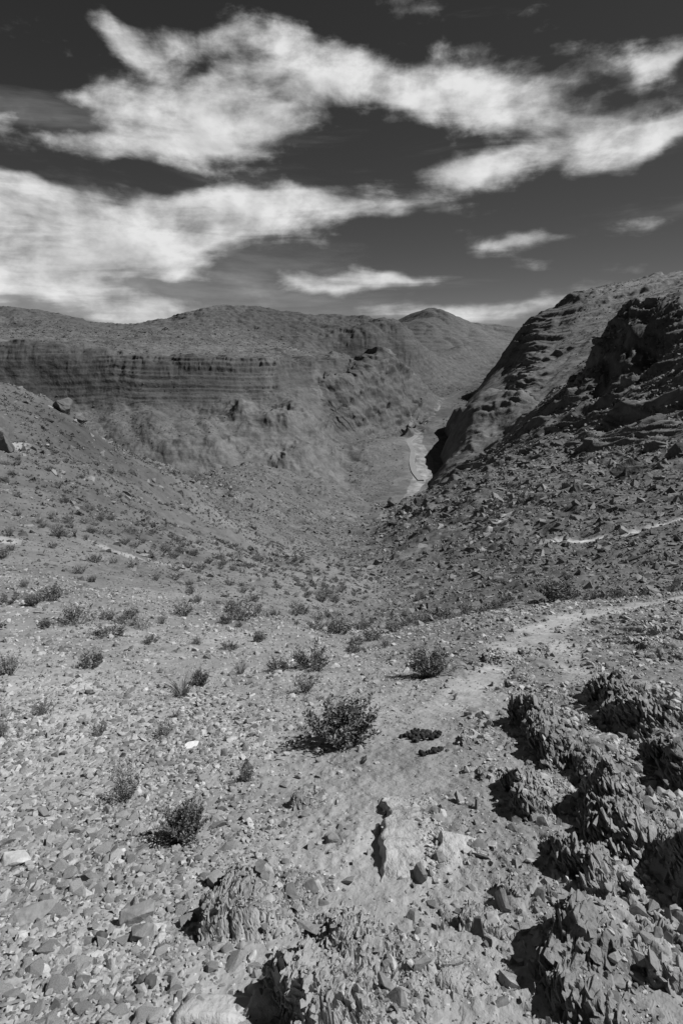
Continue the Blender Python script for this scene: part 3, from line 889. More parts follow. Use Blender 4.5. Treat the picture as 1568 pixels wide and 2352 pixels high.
def build_D():
    ac = np.concatenate([np.linspace(.10, .20, 20, endpoint=False), np.linspace(.2, .64, 420), np.linspace(.64, 1.15, 30)[1:]])
    yr = np.concatenate([np.linspace(480, 760, 50, endpoint=False), np.linspace(760, 1330, 330, endpoint=False), np.linspace(1330, 2000, 40)])
    X, Y = grid_xy(ac, yr)
    Z = SD.base(X, Y)
    nx, ny, nz = normals(X, Y, Z)
    s = np.sign(nz); nx, ny, nz = nx * s, ny * s, nz * s
    A = X / (Y + 2)
    Z = Z + natural(X, Y, 203, hi=.08, lo=.0022, amp=.085, lmax=160, lmin=2, hard=.6) + gullies(X, Y, 240, (90, 40, 18), -.75, -.66) * .09
    # beds dipping towards the gorge
    h = Z - .30 * (X - 450) + 4 * noise2(X / 150, Y / 150, 205)
    bed = sstep(1000, 1080, Y) * (1 - sstep(.52, .60, A)) * sstep(.30, .36, A) * .8
    for p, sd_ in ((15., 206), (6., 207)):
        u = h / p; fl = np.floor(u); f = u - fl
        r = sstep(.55, .9, f)
        Z = Z + bed * ((fl + r + .2 * f * (1 - r)) * p - h) * (.75 if p > 10 else .5)
    cr = np.zeros(X.shape, np.float32); D = np.hypot(X, Y)
    for lam, am, sd_ in ((22., 4.5, 261), (9., 2.2, 262)):
        c0, c1, c2, ox, oy, gap = cells2(X / lam, (Z + .45 * X) / (lam * .8), sd_)
        cr += ((c0 - .5) + ox * (c1 - .3) * .8) * am * .6
    for lam, am in ((60, .10), (28, .18), (13, .24), (6, .22)):
        cr += (1 - 2.3 * np.abs(noise2(X / lam + 9, (Y * .4 + Z * .8) / lam, 208))) * am * lam
    cm = np.maximum(sstep(.05, .4, fbm2(X / 90, Y / 90, 209, 3)) * .7, sstep(.05, .0, np.abs(A - .315)) * .9)
    cm = np.maximum(cm, .35 * sstep(.5, .56, A))
    FARS['D'] = (ac, yr, Z)
    X2, Y2, Z2 = X + nx * cr * cm, Y + ny * cr * cm, Z + nz * cr * cm
    tone = 1.08 * SD.tone_at(X, Y) * (1 + .25 * fbm2(X / 110, Y / 110, 210, 4))
    na, nr = X.shape
    V = np.stack([X2, Y2, Z2], -1).reshape(-1, 3)
    idx = np.arange(na * nr).reshape(na, nr)
    Fq = np.stack([idx[:-1, :-1], idx[1:, :-1], idx[1:, 1:], idx[:-1, 1:]], -1).reshape(-1, 4)
    tag(link('mountain', make_mesh('mountain', V, Fq, M_far, {'tone': tone.reshape(-1)}, smooth=True)), kind='structure')


build_D()

# ------------------------------------------------------------------ farthest peaks at the end of the valley
PTS_E = [
    (-500, 790, 6000), (700, 780, 6000), (860, 770, 5800), (900, 752, 5600), (930, 741, 5500), (965, 728, 5500), (990, 722, 5500), (1010, 724, 5500), (1060, 736, 5600), (1100, 744, 5700), (1140, 752, 5900), (1175, 756, 6100), (1210, 753, 6300), (1260, 752, 6400), (1350, 750, 6500), (1700, 740, 6500), (2100, 740, 6500),
    (900, 830, 4200), (960, 800, 4500), (1000, 775, 4800), (1040, 790, 4500), (1080, 775, 4700), (1120, 782, 4600), (1160, 790, 4600), (1060, 820, 4000), (1150, 830, 3800), (1200, 800, 4400), (1500, 820, 4200), (2000, 820, 4200), (600, 830, 4200), (-500, 830, 4200),
    (990, 760, 8500), (1200, 780, 9000), (600, 790, 9000), (-500, 800, 9000), (1600, 780, 9000), (2100, 780, 9000), (900, 860, 3600), (1500, 870, 3600), (2000, 860, 3600), (0, 860, 3600),
]
SE = Sheet(PTS_E, -1.2, 1.2, 3500, 9000, [(990, 740, 5300, .095), (1050, 770, 4800, .12), (1150, 780, 4700, .13), (1100, 810, 4200, .12)])


def build_E():
    ac = np.concatenate([np.linspace(-1.2, .05, 60, endpoint=False), np.linspace(.05, .36, 300), np.linspace(.36, 1.2, 40)[1:]])
    yr = np.concatenate([np.linspace(3500, 6500, 240, endpoint=False), np.linspace(6500, 9000, 30)])
    X, Y = grid_xy(ac, yr)
    Z = SE.base(X, Y)
    Z = Z + natural(X, Y, 303, hi=.07, lo=.0025, amp=.05, lmax=700, lmin=8) + gullies(X, Y, 340, (520, 240, 110), .25, -.97) * .11
    h = Z + .05 * X + 25 * noise2(X / 900, Y / 900, 305)
    p = 30.; u = h / p; fl = np.floor(u); f = u - fl; r = sstep(.6, .9, f)
    Z = Z + .28 * ((fl + r) * p - h) * sstep(-.1, .3, noise2(X / 500, Y / 800, 306))
    tone = SE.tone_at(X, Y) * (1 + .3 * fbm2(X / 500, Y / 500, 307, 4))
    na, nr = X.shape
    V = np.stack([X, Y, Z], -1).reshape(-1, 3)
    idx = np.arange(na * nr).reshape(na, nr)
    Fq = np.stack([idx[:-1, :-1], idx[1:, :-1], idx[1:, 1:], idx[:-1, 1:]], -1).reshape(-1, 4)
    tag(link('mountain', make_mesh('mountain', V, Fq, M_far, {'tone': tone.reshape(-1)}, smooth=True)), kind='structure')
    # level country out to the horizon, below the far peaks
    lim = 32000.0
    Vp = [(-lim, 3400, -420), (lim, 3400, -420), (lim, lim, -420), (-lim, lim, -420)]
    tag(link('terrain', make_mesh('terrain', Vp, [(0, 1, 2, 3)], ground_material('plain', .2, 0, tone=.12))), kind='structure')


build_E()


# ------------------------------------------------------------------ stones
def hull_stone(seed, flat=.6, n=16, sub=0, rough=0.0, long=1.3):
    r = np.random.default_rng(seed)
    bm = bmesh.new()
    for _ in range(n):
        v = r.normal(size=3); v /= np.linalg.norm(v)
        v = np.sign(v) * np.abs(v) ** .75
        v *= r.uniform(.8, 1.05)
        bm.verts.new((v[0] * long * .5, v[1] * .5, v[2] * .5 * flat))
    res = bmesh.ops.convex_hull(bm, input=bm.verts)
    bmesh.ops.delete(bm, geom=[g for g in res['geom_interior'] if isinstance(g, bmesh.types.BMVert)], context='VERTS')
    if sub:
        bmesh.ops.bevel(bm, geom=list(bm.edges), offset=.014, segments=1, affect='EDGES', profile=.6)
        bmesh.ops.triangulate(bm, faces=list(bm.faces))
        bmesh.ops.subdivide_edges(bm, edges=[e for e in bm.edges if e.calc_length() > .12], cuts=sub, use_grid_fill=True)
        bmesh.ops.triangulate(bm, faces=list(bm.faces))
    else:
        bmesh.ops.triangulate(bm, faces=list(bm.faces))
    bm.verts.index_update()
    V = np.array([v.co[:] for v in bm.verts]); F = np.array([[v.index for v in f.verts] for f in bm.faces])
    bm.free()
    if rough:
        k = noise2(V[:, 0] * 5 + seed, V[:, 1] * 5 + V[:, 2] * 3, seed) * rough + noise2(V[:, 0] * 14 + seed, V[:, 1] * 14 + V[:, 2] * 11, seed + 1) * rough * .5
        V = V * (1 + k[:, None])
    return V, F


PROTO = [hull_stone(100 + i, flat=[.35, .5, .7, .42, .85, .3, .6, .25][i % 8], n=[14, 18, 13, 16, 20, 12][i % 6], long=[1.2, 1.6, 1.3, 1.9, 1.1][i % 5]) for i in range(16)]
M_stone = stone_material('loose_stone', .27, .34, 26., .006, True, .55)
M_stone_one = stone_material('scattered_stone', .28, .38, 26., .006, False, .28)
M_white = stone_material('white_quartz', .66, .12, 20., .006, False, 0.0)
M_dark = stone_material('dark_cobble', .085, .3, 30., .005, False, .15)
M_dung = stone_material('dry_dung', .03, .3, 60., .004, True, .4)


def rot_mats(n, tilt, r):
    """random turns about the vertical, then a small tilt"""
    a = r.uniform(0, 2 * math.pi, n); b = r.normal(0, tilt, n); c = r.normal(0, tilt, n)
    ca, sa, cb, sb, cc_, sc = np.cos(a), np.sin(a), np.cos(b), np.sin(b), np.cos(c), np.sin(c)
    Z1 = np.zeros((n, 3, 3)); Z1[:, 0, 0] = ca; Z1[:, 0, 1] = -sa; Z1[:, 1, 0] = sa; Z1[:, 1, 1] = ca; Z1[:, 2, 2] = 1
    X1 = np.zeros((n, 3, 3)); X1[:, 0, 0] = 1; X1[:, 1, 1] = cb; X1[:, 1, 2] = -sb; X1[:, 2, 1] = sb; X1[:, 2, 2] = cb
    Y1 = np.zeros((n, 3, 3)); Y1[:, 1, 1] = 1; Y1[:, 0, 0] = cc_; Y1[:, 0, 2] = sc; Y1[:, 2, 0] = -sc; Y1[:, 2, 2] = cc_
    return X1 @ Y1 @ Z1


def merge_instances(protos, which, pos, size, Rm, squash=None):
    Vs, Fs, off = [], [], 0
    for k, (V, F) in enumerate(protos):
        idx = np.nonzero(which == k)[0]
        if len(idx) == 0: continue
        P = V[None] * size[idx][:, None, None] if squash is None else V[None] * (size[idx][:, None] * squash[idx])[:, None, :]
        P = np.einsum('nij,nvj->nvi', Rm[idx], P) + pos[idx][:, None, :]
        nv = len(V)
        f = F[None] + (off + np.arange(len(idx)) * nv)[:, None, None]
        Vs.append(P.reshape(-1, 3)); Fs.append(f.reshape(-1, F.shape[1])); off += nv * len(idx)
    return np.concatenate(Vs), np.concatenate(Fs)


def scatter(n, a0, a1, y0, y1, dens, r):
    """points, even to the eye near and far, thinned by dens(x, y)"""
    A = r.uniform(a0, a1, n); Y = np.exp(r.uniform(math.log(y0 + 1), math.log(y1 + 1), n)) - 1
    X = A * (Y + 2)
    k = r.uniform(0, 1, n) < dens(X, Y)
    return X[k], Y[k]


def scree_density(x, y):
    a = x / (y + 2)
    left = 1 - sstep(-.22, .02, a + .06 * noise2(x, y, 81))
    d = .42 + .58 * left * (1 - sstep(3.5, 6.5, y)) - .27 * sstep(-.12, -.02, a) * (1 - sstep(.10, .2, a)) * (1 - sstep(3, 4, y)) * sstep(1.1, 1.6, y)
    d = d * (.45 + .55 * sstep(-.35, .25, noise2(x * 1.3, y * 1.3, 82)))
    d = np.maximum(d, .8 * sstep(.12, .3, a) * sstep(-.2, .3, noise2(x * 1.5, y * 1.5, 83)))
    return np.clip(d * (1 - .8 * trail_mask(x, y)), 0, 1)


def build_stones():
    r = np.random.default_rng(5)
    X, Y = scatter(190000, -.92, .92, .55, 15, scree_density, r)
    a = X / (Y + 2)
    left = (1 - sstep(-.22, .0, a)) * (1 - sstep(3.5, 6.5, Y))
    D = np.hypot(np.hypot(X, Y), 1.8)
    pareto = (1 - r.uniform(0, 1, len(X))) ** (-.42)
    S = .0033 * D * np.minimum(pareto, 9) * (.75 + .5 * left)
    S = np.clip(S, .007, np.where(left > .5, .070, .070) * (1 + .5 * (Y > 5)))
    Z = ground_z(X, Y)
    which = r.integers(0, len(PROTO), len(X))
    Rm = rot_mats(len(X), .38, r)
    order = np.argsort(-S / D)
    vis = (np.abs(X / (Y * CT + (Z - EYE) * -ST + 1e-6)) < .60) & (Y > .9)
    order = order[vis[order]][:300]
    single = np.zeros(len(X), bool); single[order] = True
    P = np.stack([X, Y, Z + S * .08], -1)
    Vv, Ff = merge_instances(PROTO, which[~single], P[~single], S[~single], Rm[~single])
    tag(link('rubble', make_mesh('rubble', Vv, Ff, M_stone)), kind='stuff')
    big = [hull_stone(300 + i, flat=[.4, .55, .7, .45, .8, .35][i % 6], n=[14, 18, 12, 16][i % 4], sub=2, rough=.05, long=[1.2, 1.6, 1.35][i % 3]) for i in range(14)]
    meshes = [make_mesh('stone', v, f, M_stone_one) for v, f in big]
    ids = np.nonzero(single)[0]
    for i in ids:
        o = link('stone', meshes[int(r.integers(0, len(meshes)))])
        Mx = Matrix(Rm[i].tolist()).to_4x4()
        o.matrix_world = Matrix.Translation(P[i].tolist()) @ Mx @ Matrix.Scale(float(S[i]) * .92, 4)
        if left[i] > .35:
            tag(o, 'angular grey stone lying loose in the scree left of the slate ledges', 'stone', 'angular stones of the scree slope')
        elif a[i] > .08:
            tag(o, 'angular grey stone lying among the slate ledges right of the worn ground', 'stone', 'loose stones among the slate ledges')
        else:
            tag(o, 'angular grey stone lying on the bare gravelly ground of the saddle', 'stone', 'stones on the bare gravelly ground')
    # farther off: stones and blocks of the hillsides
    def hd(x, y):
        a = x / (y + 2)
        d = .55 + .45 * sstep(-.1, .4, noise2(x / 6, y / 8, 85))
        return np.clip(d, 0, 1) * np.where(a > .06, .9, .55) * (1 - trail_mask(x, y))
    X, Y = scatter(150000, -.8, .85, 12, 480, hd, r)
    a = X / (Y + 2)
    D = np.hypot(X, Y)
    pareto = (1 - r.uniform(0, 1, len(X))) ** (-.38)
    S = np.clip(.0031 * D * np.minimum(pareto, 6), .03, 3.0) * np.where(a > .06, 1.1, .85)
    Z = surf_z(X, Y)
    lo = [hull_stone(180 + i, [.5, .7, .9, .6][i % 4], 8, 0, 0, [1.2, 1.5][i % 2]) for i in range(10)]
    which = r.integers(0, 10, len(X))
    Vv, Ff = merge_instances(lo, which, np.stack([X, Y, Z], -1), S, rot_mats(len(X), .5, r))
    tag(link('hillside_rubble', make_mesh('hillside_rubble', Vv, Ff, stone_material('hillside_stone', .165, .3, 3., .03, True, .5))), kind='stuff')


build_stones()


def place_stone(name, label, cat, px, py, width_px, mat, seed, flat=.6, long=1.3, rz=0.0, tilt=(0, 0), sub=3, rough=.06, n=16, group=None):
    h = hit(px, py)
    x, y, z = h
    wd = width_px / FPX * math.hypot(y, EYE - z)
    V, F = hull_stone(seed, flat, n, sub, rough, long)
    o = link(name, make_mesh(name, V * wd / long, F, mat))
    o.location = (x, y, z + wd / long * flat * .28)
    o.rotation_euler = (tilt[0], tilt[1], rz)
    tag(o, label, cat, group)
    return o


M_block = stone_material('weathered_block', .25, .35, 9., .012, False, .12)
M_pale = stone_material('pale_block', .46, .25, 9., .012, False, .08)
place_stone('boulder', 'large rounded grey boulder with a speckled top, its left side in shadow, in the scree', 'boulder', 320, 2112, 72, M_block, 901, .75, 1.25, .4, (.05, .15))
place_stone('boulder', 'squat dark grey boulder just below the large speckled one', 'boulder', 326, 2155, 50, M_block, 902, .8, 1.2, .1)
place_stone('boulder', 'long low grey slab half sunk in scree near the left edge', 'boulder', 75, 2112, 105, M_block, 903, .42, 1.9, .35)
place_stone('boulder', 'broad grey boulder with a pale curved band at the left edge', 'boulder', 38, 1985, 66, M_pale, 904, .65, 1.3, .3)
place_stone('cobble', 'dark round cobble, right one of a touching pair among pale stones', 'cobble', 347, 2265, 24, M_dark, 905, .95, 1.05, 0, n=40, rough=.02)
place_stone('cobble', 'dark round cobble, left one of a touching pair among pale stones', 'cobble', 328, 2262, 22, M_dark, 906, .95, 1.05, 0, n=40, rough=.02)
place_stone('cobble', 'lone dark round cobble left of the squat dark boulder', 'cobble', 236, 2158, 24, M_dark, 907, .95, 1.1, 0, n=40, rough=.02)
place_stone('white_stone', 'bright white crumpled looking stone lying alone in the scree', 'white stone', 441, 1718, 36, M_white, 908, .55, 1.5, .5, rough=.12)
place_stone('white_stone', 'pale block in front of the wide low shrub', 'white stone', 677, 1524, 26, M_white, 909, .8, 1.2, .3)
place_stone('white_stone', 'flat pale stone left of the small leafy shrubs in the scree', 'white stone', 212, 1778, 36, M_pale, 910, .35, 1.7, .3)
place_stone('boulder', 'triangular grey block propped just below the small twiggy shrub', 'boulder', 500, 2030, 40, M_block, 911, .9, 1.2, .9)
place_stone('boulder', 'angular grey block behind the small twiggy shrub in the scree', 'boulder', 567, 1768, 40, M_block, 912, .85, 1.2, .5)
place_stone('boulder', 'grey block with a shadowed left face on smooth gravel at centre', 'boulder', 765, 1935, 36, M_block, 913, .7, 1.3, .4)
place_stone('boulder', 'small upright white stone beside the lowest slate outcrop', 'white stone', 868, 2330, 24, M_white, 914, 1.2, 1.0, .3)
place_stone('boulder', 'flat dark boulder lying on the left hill side below the pale patch', 'boulder', 330, 1278, 24, M_block, 915, .5, 1.6, .2)

M_hillrock = stone_material('hill_rock', .13, .35, 1.2, .10, False, .1)
place_stone('rock_outcrop', 'big dark block of bedrock cut by the left edge on the upper hill', 'rock outcrop', 6, 1040, 70, M_hillrock, 921, 1.0, 1.1, .3, rough=.16)
place_stone('rock_outcrop', 'upright dark crag at the end of the hill crest, above the drop', 'rock outcrop', 148, 962, 48, M_hillrock, 922, 1.3, 1.1, .8, rough=.18)
place_stone('rock_outcrop', 'second crag of the hill crest, right of the upright dark one', 'rock outcrop', 186, 985, 40, M_hillrock, 923, .8, 1.4, 1.2, rough=.18)
place_stone('rock_outcrop', 'small crag halfway down the hill crest', 'rock outcrop', 238, 1016, 34, M_hillrock, 924, .8, 1.3, .2, rough=.18)
place_stone('rock_outcrop', 'long dark fissured rock lying on the hill side above the gully', 'rock outcrop', 555, 1295, 40, M_hillrock, 925, .5, 2.2, -.9, rough=.14)


def dung_pile(px, py, n, spread, label, seed):
    x, y, z = hit(px, py)
    r = np.random.default_rng(seed)
    P = np.stack([x + r.normal(0, spread, n), y + r.normal(0, spread * .8, n), np.zeros(n)], -1)
    P[:, 2] = ground_z(P[:, 0], P[:, 1]) + .008 + np.exp(-((P[:, 0] - x) ** 2 + (P[:, 1] - y) ** 2) / (2 * spread ** 2)) * .015
    S = r.uniform(.018, .04, n)
    pr = [hull_stone(950 + k, .85, 26, 0, 0, 1.15) for k in range(4)]
    V, F = merge_instances(pr, r.integers(0, 4, n), P, S, rot_mats(n, .5, r))
    o = link('dung_heap', make_mesh('dung_heap', V, F, M_dung))
    tag(o, label, 'dung heap')


dung_pile(968, 1692, 70, .07, 'larger heap of black dung pellets on the worn ground', 31)
dung_pile(993, 1731, 14, .035, 'small heap of black dung pellets just below the larger heap', 32)

# ------------------------------------------------------------------ outcrops of slaty bedrock
M_slate = ground_material('slate', .50, 1.7, tone=.235, fine=1.6)
M_rib = ground_material('weathered_slate', .45, 1.6, tone=.30, fine=1.6)
M_slab = ground_material('pale_slab', .45, 1.5, tone=.46, fine=1.6)
TOPS = []
PLATES = [hull_stone(660 + i, [.28, .38, .5, .32, .62][i % 5], [12, 15, 18][i % 3], 0, 0, [1.7, 1.3, 1.9, 1.5][i % 4]) for i in range(12)]


def outcrop(pts, wd, ht, label, seed, mat=None, shard=1.0, sharpface=.07):
    ht = ht * (1.0 if seed in (3, 5, 7, 8, 9, 10, 11, 13, 14) else .9)
    G = [hit(px, py) for px, py in pts]
    L = np.array([(g[0], g[1]) for g in G])
    seg = np.linalg.norm(np.diff(L, axis=0), axis=1); cum = np.concatenate([[0], np.cumsum(seg)]); tot = cum[-1]
    ext = .12 * tot + .04
    nu, nv = int(np.clip(tot / .006, 90, 260)), 130
    U = np.linspace(-ext, tot + ext, nu)
    cx = np.interp(U, cum, L[:, 0]); cy = np.interp(U, cum, L[:, 1])
    dirv = (L[-1] - L[0]) / (np.linalg.norm(L[-1] - L[0]) + 1e-9)
    cx = cx + np.where(U < 0, U, 0) * dirv[0] + np.where(U > tot, U - tot, 0) * dirv[0]
    cy = cy + np.where(U < 0, U, 0) * dirv[1] + np.where(U > tot, U - tot, 0) * dirv[1]
    # points run from far to near, so the right hand of the viewer is to the side of (-dir.y, dir.x)
    ax, ay = -dirv[1], dirv[0]
    if ax < 0: ax, ay = -ax, -ay
    v = np.concatenate([np.linspace(-.06, 0, 6, endpoint=False), np.linspace(0, sharpface, 44, endpoint=False), sharpface + (1 - sharpface) * np.linspace(0, 1, 80) ** 1.25])
    UU, VV = np.meshgrid(U, v, indexing='ij')
    jag = .10 * wd * noise2(UU / .16 + seed, UU * 0 + .5, seed) + .06 * wd * noise2(UU / .05 + seed, UU * 0 + 1.5, seed + 1)
    CX = cx[:, None] + ax * (VV * wd + jag); CY = cy[:, None] + ay * (VV * wd + jag)
    end = sstep(-ext, .25 * tot, UU) * (1 - sstep(tot * .8, tot + ext, UU))
    hu = ht * (.78 + .75 * noise2(UU / (.35 * tot + .05) + seed * 3, VV * 0, seed + 2) + .30 * noise2(UU / .07, VV * 1.5, seed + 3)) * (.25 + .75 * end)
    hu = np.maximum(hu, .01) * end
    face = sstep(0, sharpface, VV) ** .8
    back = np.clip(1 - np.clip((VV - sharpface) / (1 - sharpface), 0, 1), 0, 1)
    prof = face * back ** (.6 if mat is not None else 1.0 if seed in (13, 14) else 1.5)
    base = SA.base(CX, CY) + nat(CX, CY)
    # beds seen on edge: long splinters along the strike
    along = UU; across = VV * wd + jag
    c0, c1, c2, ox, oy, gap = cells2(across / .035 + .4 * noise2(along / .1, across / .1, seed), along / .10, seed + 4)
    e0, e1, e2, px_, py_, g2 = cells2(across / .014, along / .035, seed + 5)
    big0, big1, big2, bx, by, g3 = cells2(across / .10, along / .19, seed + 6)
    k = np.minimum(1.0, ht / .12) * shard
    win = sstep(.12, .5, face) * (.25 + .75 * back ** 2.0) * np.minimum(1, back * 8) * end * (.75 if seed in (13, 14) else .6)
    sh = ((c0 - .5) * .040 + ox * (c1 - .2) * .040 + oy * (c2 - .5) * .03 + (e0 - .5) * .011 + px_ * (e1 - .2) * .012 + (big0 - .5) * .05 + bx * (big1 - .1) * .06 - .010 * (gap < .10)) * k * win
    lat = (-.30 * ht * np.sin(np.clip(VV / sharpface, 0, 1) * math.pi) * sstep(-.3, .4, noise2(UU / .12 + 5, VV * 3, seed + 8))
           + (c0 - .5) * .03 * k * sstep(0, .3, face) * (1 - sstep(sharpface, sharpface * 2.2, VV))) * end
    Z = base + hu * prof + sh - .035 * (1 - sstep(-.06, .0, VV)) - .03 * sstep(.93, 1, VV) - .04 * (1 - end) * (1 - .0)
    X2 = CX + ax * lat; Y2 = CY + ay * lat
    idx = np.arange(nu * len(v)).reshape(nu, len(v))
    Fq = np.stack([idx[:-1, :-1], idx[1:, :-1], idx[1:, 1:], idx[:-1, 1:]], -1).reshape(-1, 4)
    if dirv[0] * ay - dirv[1] * ax < 0: Fq = Fq[:, ::-1]
    TOPS.append((X2, Y2, Z, VV, end, mat is None))
    CV = np.stack([X2, Y2, Z], -1).reshape(-1, 3)
    V, F = CV, np.concatenate([Fq[:, [0, 1, 2]], Fq[:, [0, 2, 3]]])
    if mat is None:
        # plates of slate on edge along the scarp, big ones bedded in the core
        r = np.random.default_rng(seed * 13 + 5)
        n = int(np.clip(tot * wd * 3400 * shard, 90, 2200))
        pr = ((np.exp(-((VV - sharpface) / .22) ** 2) + .12) * (VV > .01) * (end > .2) * (VV < .9)).ravel()
        kk = r.choice(pr.size, n, p=pr / pr.sum())
        sz = np.clip(ht * (.07 if seed in (13, 14) else .14) * (1 - r.uniform(0, 1, n)) ** (-.45), .010, np.minimum(ht * (.15 if seed in (13, 14) else .46), .0185 * np.hypot(np.hypot(*L.mean(0)), 1.8)))
        st = math.atan2(dirv[1], dirv[0])
        M = []
        for q in range(n):
            e = Euler((r.normal(-.85, .26) * (1 if ax > 0 else -1), r.normal(0, .28), 0)).to_matrix()
            M.append(np.array(Euler((0, 0, st + r.normal(0, .24))).to_matrix() @ e))
        pos = CV[kk] + np.stack([np.zeros(n), np.zeros(n), -sz * r.uniform(.05, .35, n)], -1)
        PV, PF = merge_instances(PLATES, r.integers(0, len(PLATES), n), pos, sz, np.array(M))
        F = np.concatenate([F, PF + len(V)]); V = np.concatenate([V, PV])
    o = link('rock_outcrop', make_mesh('rock_outcrop', V, F, mat or (M_rib if seed in (12, 13, 14, 20, 22, 25) else M_slate)))
    tag(o, label, 'rock outcrop')
    return o


OUT = [
    ([(1120, 1508), (1108, 1526)], .45, .12, 'small dark ledge on the left edge of the path where the branch leaves it', 1, None, 1.0),
    ([(1185, 1500), (1200, 1515)], .30, .09, 'small dark knob in the fork of the path', 2, None, 1.0),
    ([(1345, 1590), (1375, 1632), (1425, 1668), (1470, 1705)], .85, .26, 'row of blocky slate teeth right of the path, the uppermost long ledge', 3, None, 1.5),
    ([(1465, 1718), (1490, 1772), (1525, 1808), (1560, 1840)], .55, .18, 'smooth sided slate ledge below the blocky teeth at the right edge', 4, None, .8),
    ([(1182, 1640), (1215, 1690), (1245, 1742), (1262, 1775)], .60, .20, 'long splintered ledge right of the bare worn ground, black hollow at its lower end', 5, None, 1.2),
    ([(1262, 1700), (1300, 1770), (1345, 1830)], .50, .14, 'rounded slate hump with a pale top behind the splintered ledge', 6, None, 1.0),
    ([(1160, 1795), (1172, 1845), (1200, 1895)], .34, .12, 'clump of dark upright splinters below the long splintered ledge', 7, None, 1.5),
    ([(1340, 1825), (1345, 1880), (1370, 1950), (1400, 1990)], .50, .22, 'big jagged outcrop with a deep black left face in the right slate field', 8, None, 1.5),
    ([(1255, 1940), (1290, 2010), (1330, 2085)], .42, .13, 'broken blocky ledge below the big jagged outcrop', 9, None, 1.6),
    ([(1505, 1950), (1520, 2010), (1560, 2090)], .45, .22, 'jagged dark outcrop cut by the right edge of the view', 10, None, 1.5),
    ([(1310, 2125), (1272, 2215), (1258, 2345)], .34, .20, 'thick slab with a smooth dark left face near the lower right corner', 11, None, .8),
    ([(1450, 2185), (1462, 2230), (1490, 2290)], .26, .10, 'low dark ledge right of the thick slab', 12, None, 1.2),
    ([(540, 2008), (490, 2082), (462, 2165)], .42, .12, 'left slate outcrop with a fluted face above the scree', 13, None, 1.1),
    ([(832, 2122), (724, 2188), (664, 2290), (640, 2400)], .42, .17, 'lowest large outcrop at the bottom centre, long black shadow on its left', 14, None, 1.3),
    ([(866, 1828), (886, 1885), (872, 1960), (864, 2036)], .27, .075, 'pale smooth slab with a jagged left edge at the centre', 15, M_slab, .16),
    ([(1012, 1925), (998, 1985)], .20, .07, 'small pale slab right of the long pale one', 16, M_slab, .18),
    ([(686, 1818), (672, 1862)], .16, .09, 'small dark fin of slate standing alone left of the pale slab', 17, None, 1.0),
    ([(428, 2290), (398, 2350)], .30, .035, 'low pale ledge at the bottom edge beside the scree', 18, M_slab, .2),
    ([(590, 2250), (560, 2350)], .30, .04, 'flat pale shelf left of the lowest large outcrop', 19, M_slab, .2),
    ([(1085, 2080), (1058, 2138)], .28, .06, 'small stepped ledge above the thick slab, left of it', 20, None, 1.3),
    ([(1170, 2035), (1150, 2065)], .20, .07, 'rounded block ledge with a black left hollow above the thick slab', 21, None, .9),
    ([(1012, 2190), (985, 2280)], .22, .05, 'low slate rib between the lowest outcrop and the thick slab', 22, None, 1.1),
    ([(1060, 1690), (1050, 1715)], .22, .07, 'short dark rib on the right side of the dung heaps', 23, None, 1.2),
    ([(1098, 1770), (1095, 1800)], .16, .06, 'small black fin of slate below the dung heaps', 24, None, 1.0),
    ([(1460, 1480), (1480, 1500)], .5, .12, 'low ridge of stones between path and right edge', 25, None, 1.4),
]
for p, wd, ht, lab, sd_, mt, sh in OUT:
    outcrop(p, wd, ht, lab, sd_, mt, sh)


def build_shards():
    """gravel lying on the outcrops and broken plates standing on edge between them"""
    r = np.random.default_rng(57)
    P, S, Rm = [], [], []
    for (X2, Y2, Z, VV, end, slate) in TOPS:
        pr = (sstep(.10, .8, VV) * .9 + .05 * (VV > .05)) * (end > .15) if slate else sstep(.5, 1.0, VV + .3 * noise2(X2 * 14, Y2 * 8, 59)) + .004
        pr = (pr / pr.sum()).ravel()
        area = (X2.max() - X2.min()) * (Y2.max() - Y2.min())
        n = int(np.clip(area * 2600, 120, 1500))
        k = r.choice(pr.size, n, p=pr)
        P.append(np.stack([X2.ravel()[k], Y2.ravel()[k], Z.ravel()[k]], -1) + r.normal(0, .006, (n, 3)) * (1, 1, .2))
        d = np.maximum(np.hypot(X2.mean(), Y2.mean()), 1.2)
        S.append(np.clip(.0042 * d * (1 - r.uniform(0, 1, n)) ** (-.42), .006, .07)); Rm.append(rot_mats(n, .45, r))
    P, S, Rm = np.concatenate(P), np.concatenate(S), np.concatenate(Rm)
    V, F = merge_instances(PROTO, r.integers(0, len(PROTO), len(S)), P, S, Rm)
    tag(link('gravel', make_mesh('gravel', V, F, M_stone)), kind='stuff')
    X, Y = scatter(15000, -.05, .9, .6, 9, lambda x, y: rock_mask(x, y) * (1 - trail_mask(x, y)) * sstep(-.1, .3, noise2(x * 2.2, y * 1.1, 58)), r)
    n = len(X); D = np.hypot(np.hypot(X, Y), 1.8)
    S = np.clip(.0072 * D * (1 - r.uniform(0, 1, n)) ** (-.33), .012, .085)
    pl = [hull_stone(640 + i, .22, 12, 0, 0, 1.7) for i in range(8)]
    tilt = r.normal(-1.0, .32, n); az_ = r.normal(math.pi / 2, .35, n)
    M = []
    for t_, a_, b_ in zip(tilt, az_, r.normal(0, .3, n)):
        M.append(np.array((Euler((0, t_, 0)).to_matrix() @ Euler((b_, 0, a_)).to_matrix())))
    V, F = merge_instances(pl, r.integers(0, 8, n), np.stack([X, Y, ground_z(X, Y) + S * .12], -1), S, np.array(M))
    tag(link('slate_debris', make_mesh('slate_debris', V, F, stone_material('slate_shard', .20, .3, 26., .006, True, .4))), kind='stuff')


build_shards()


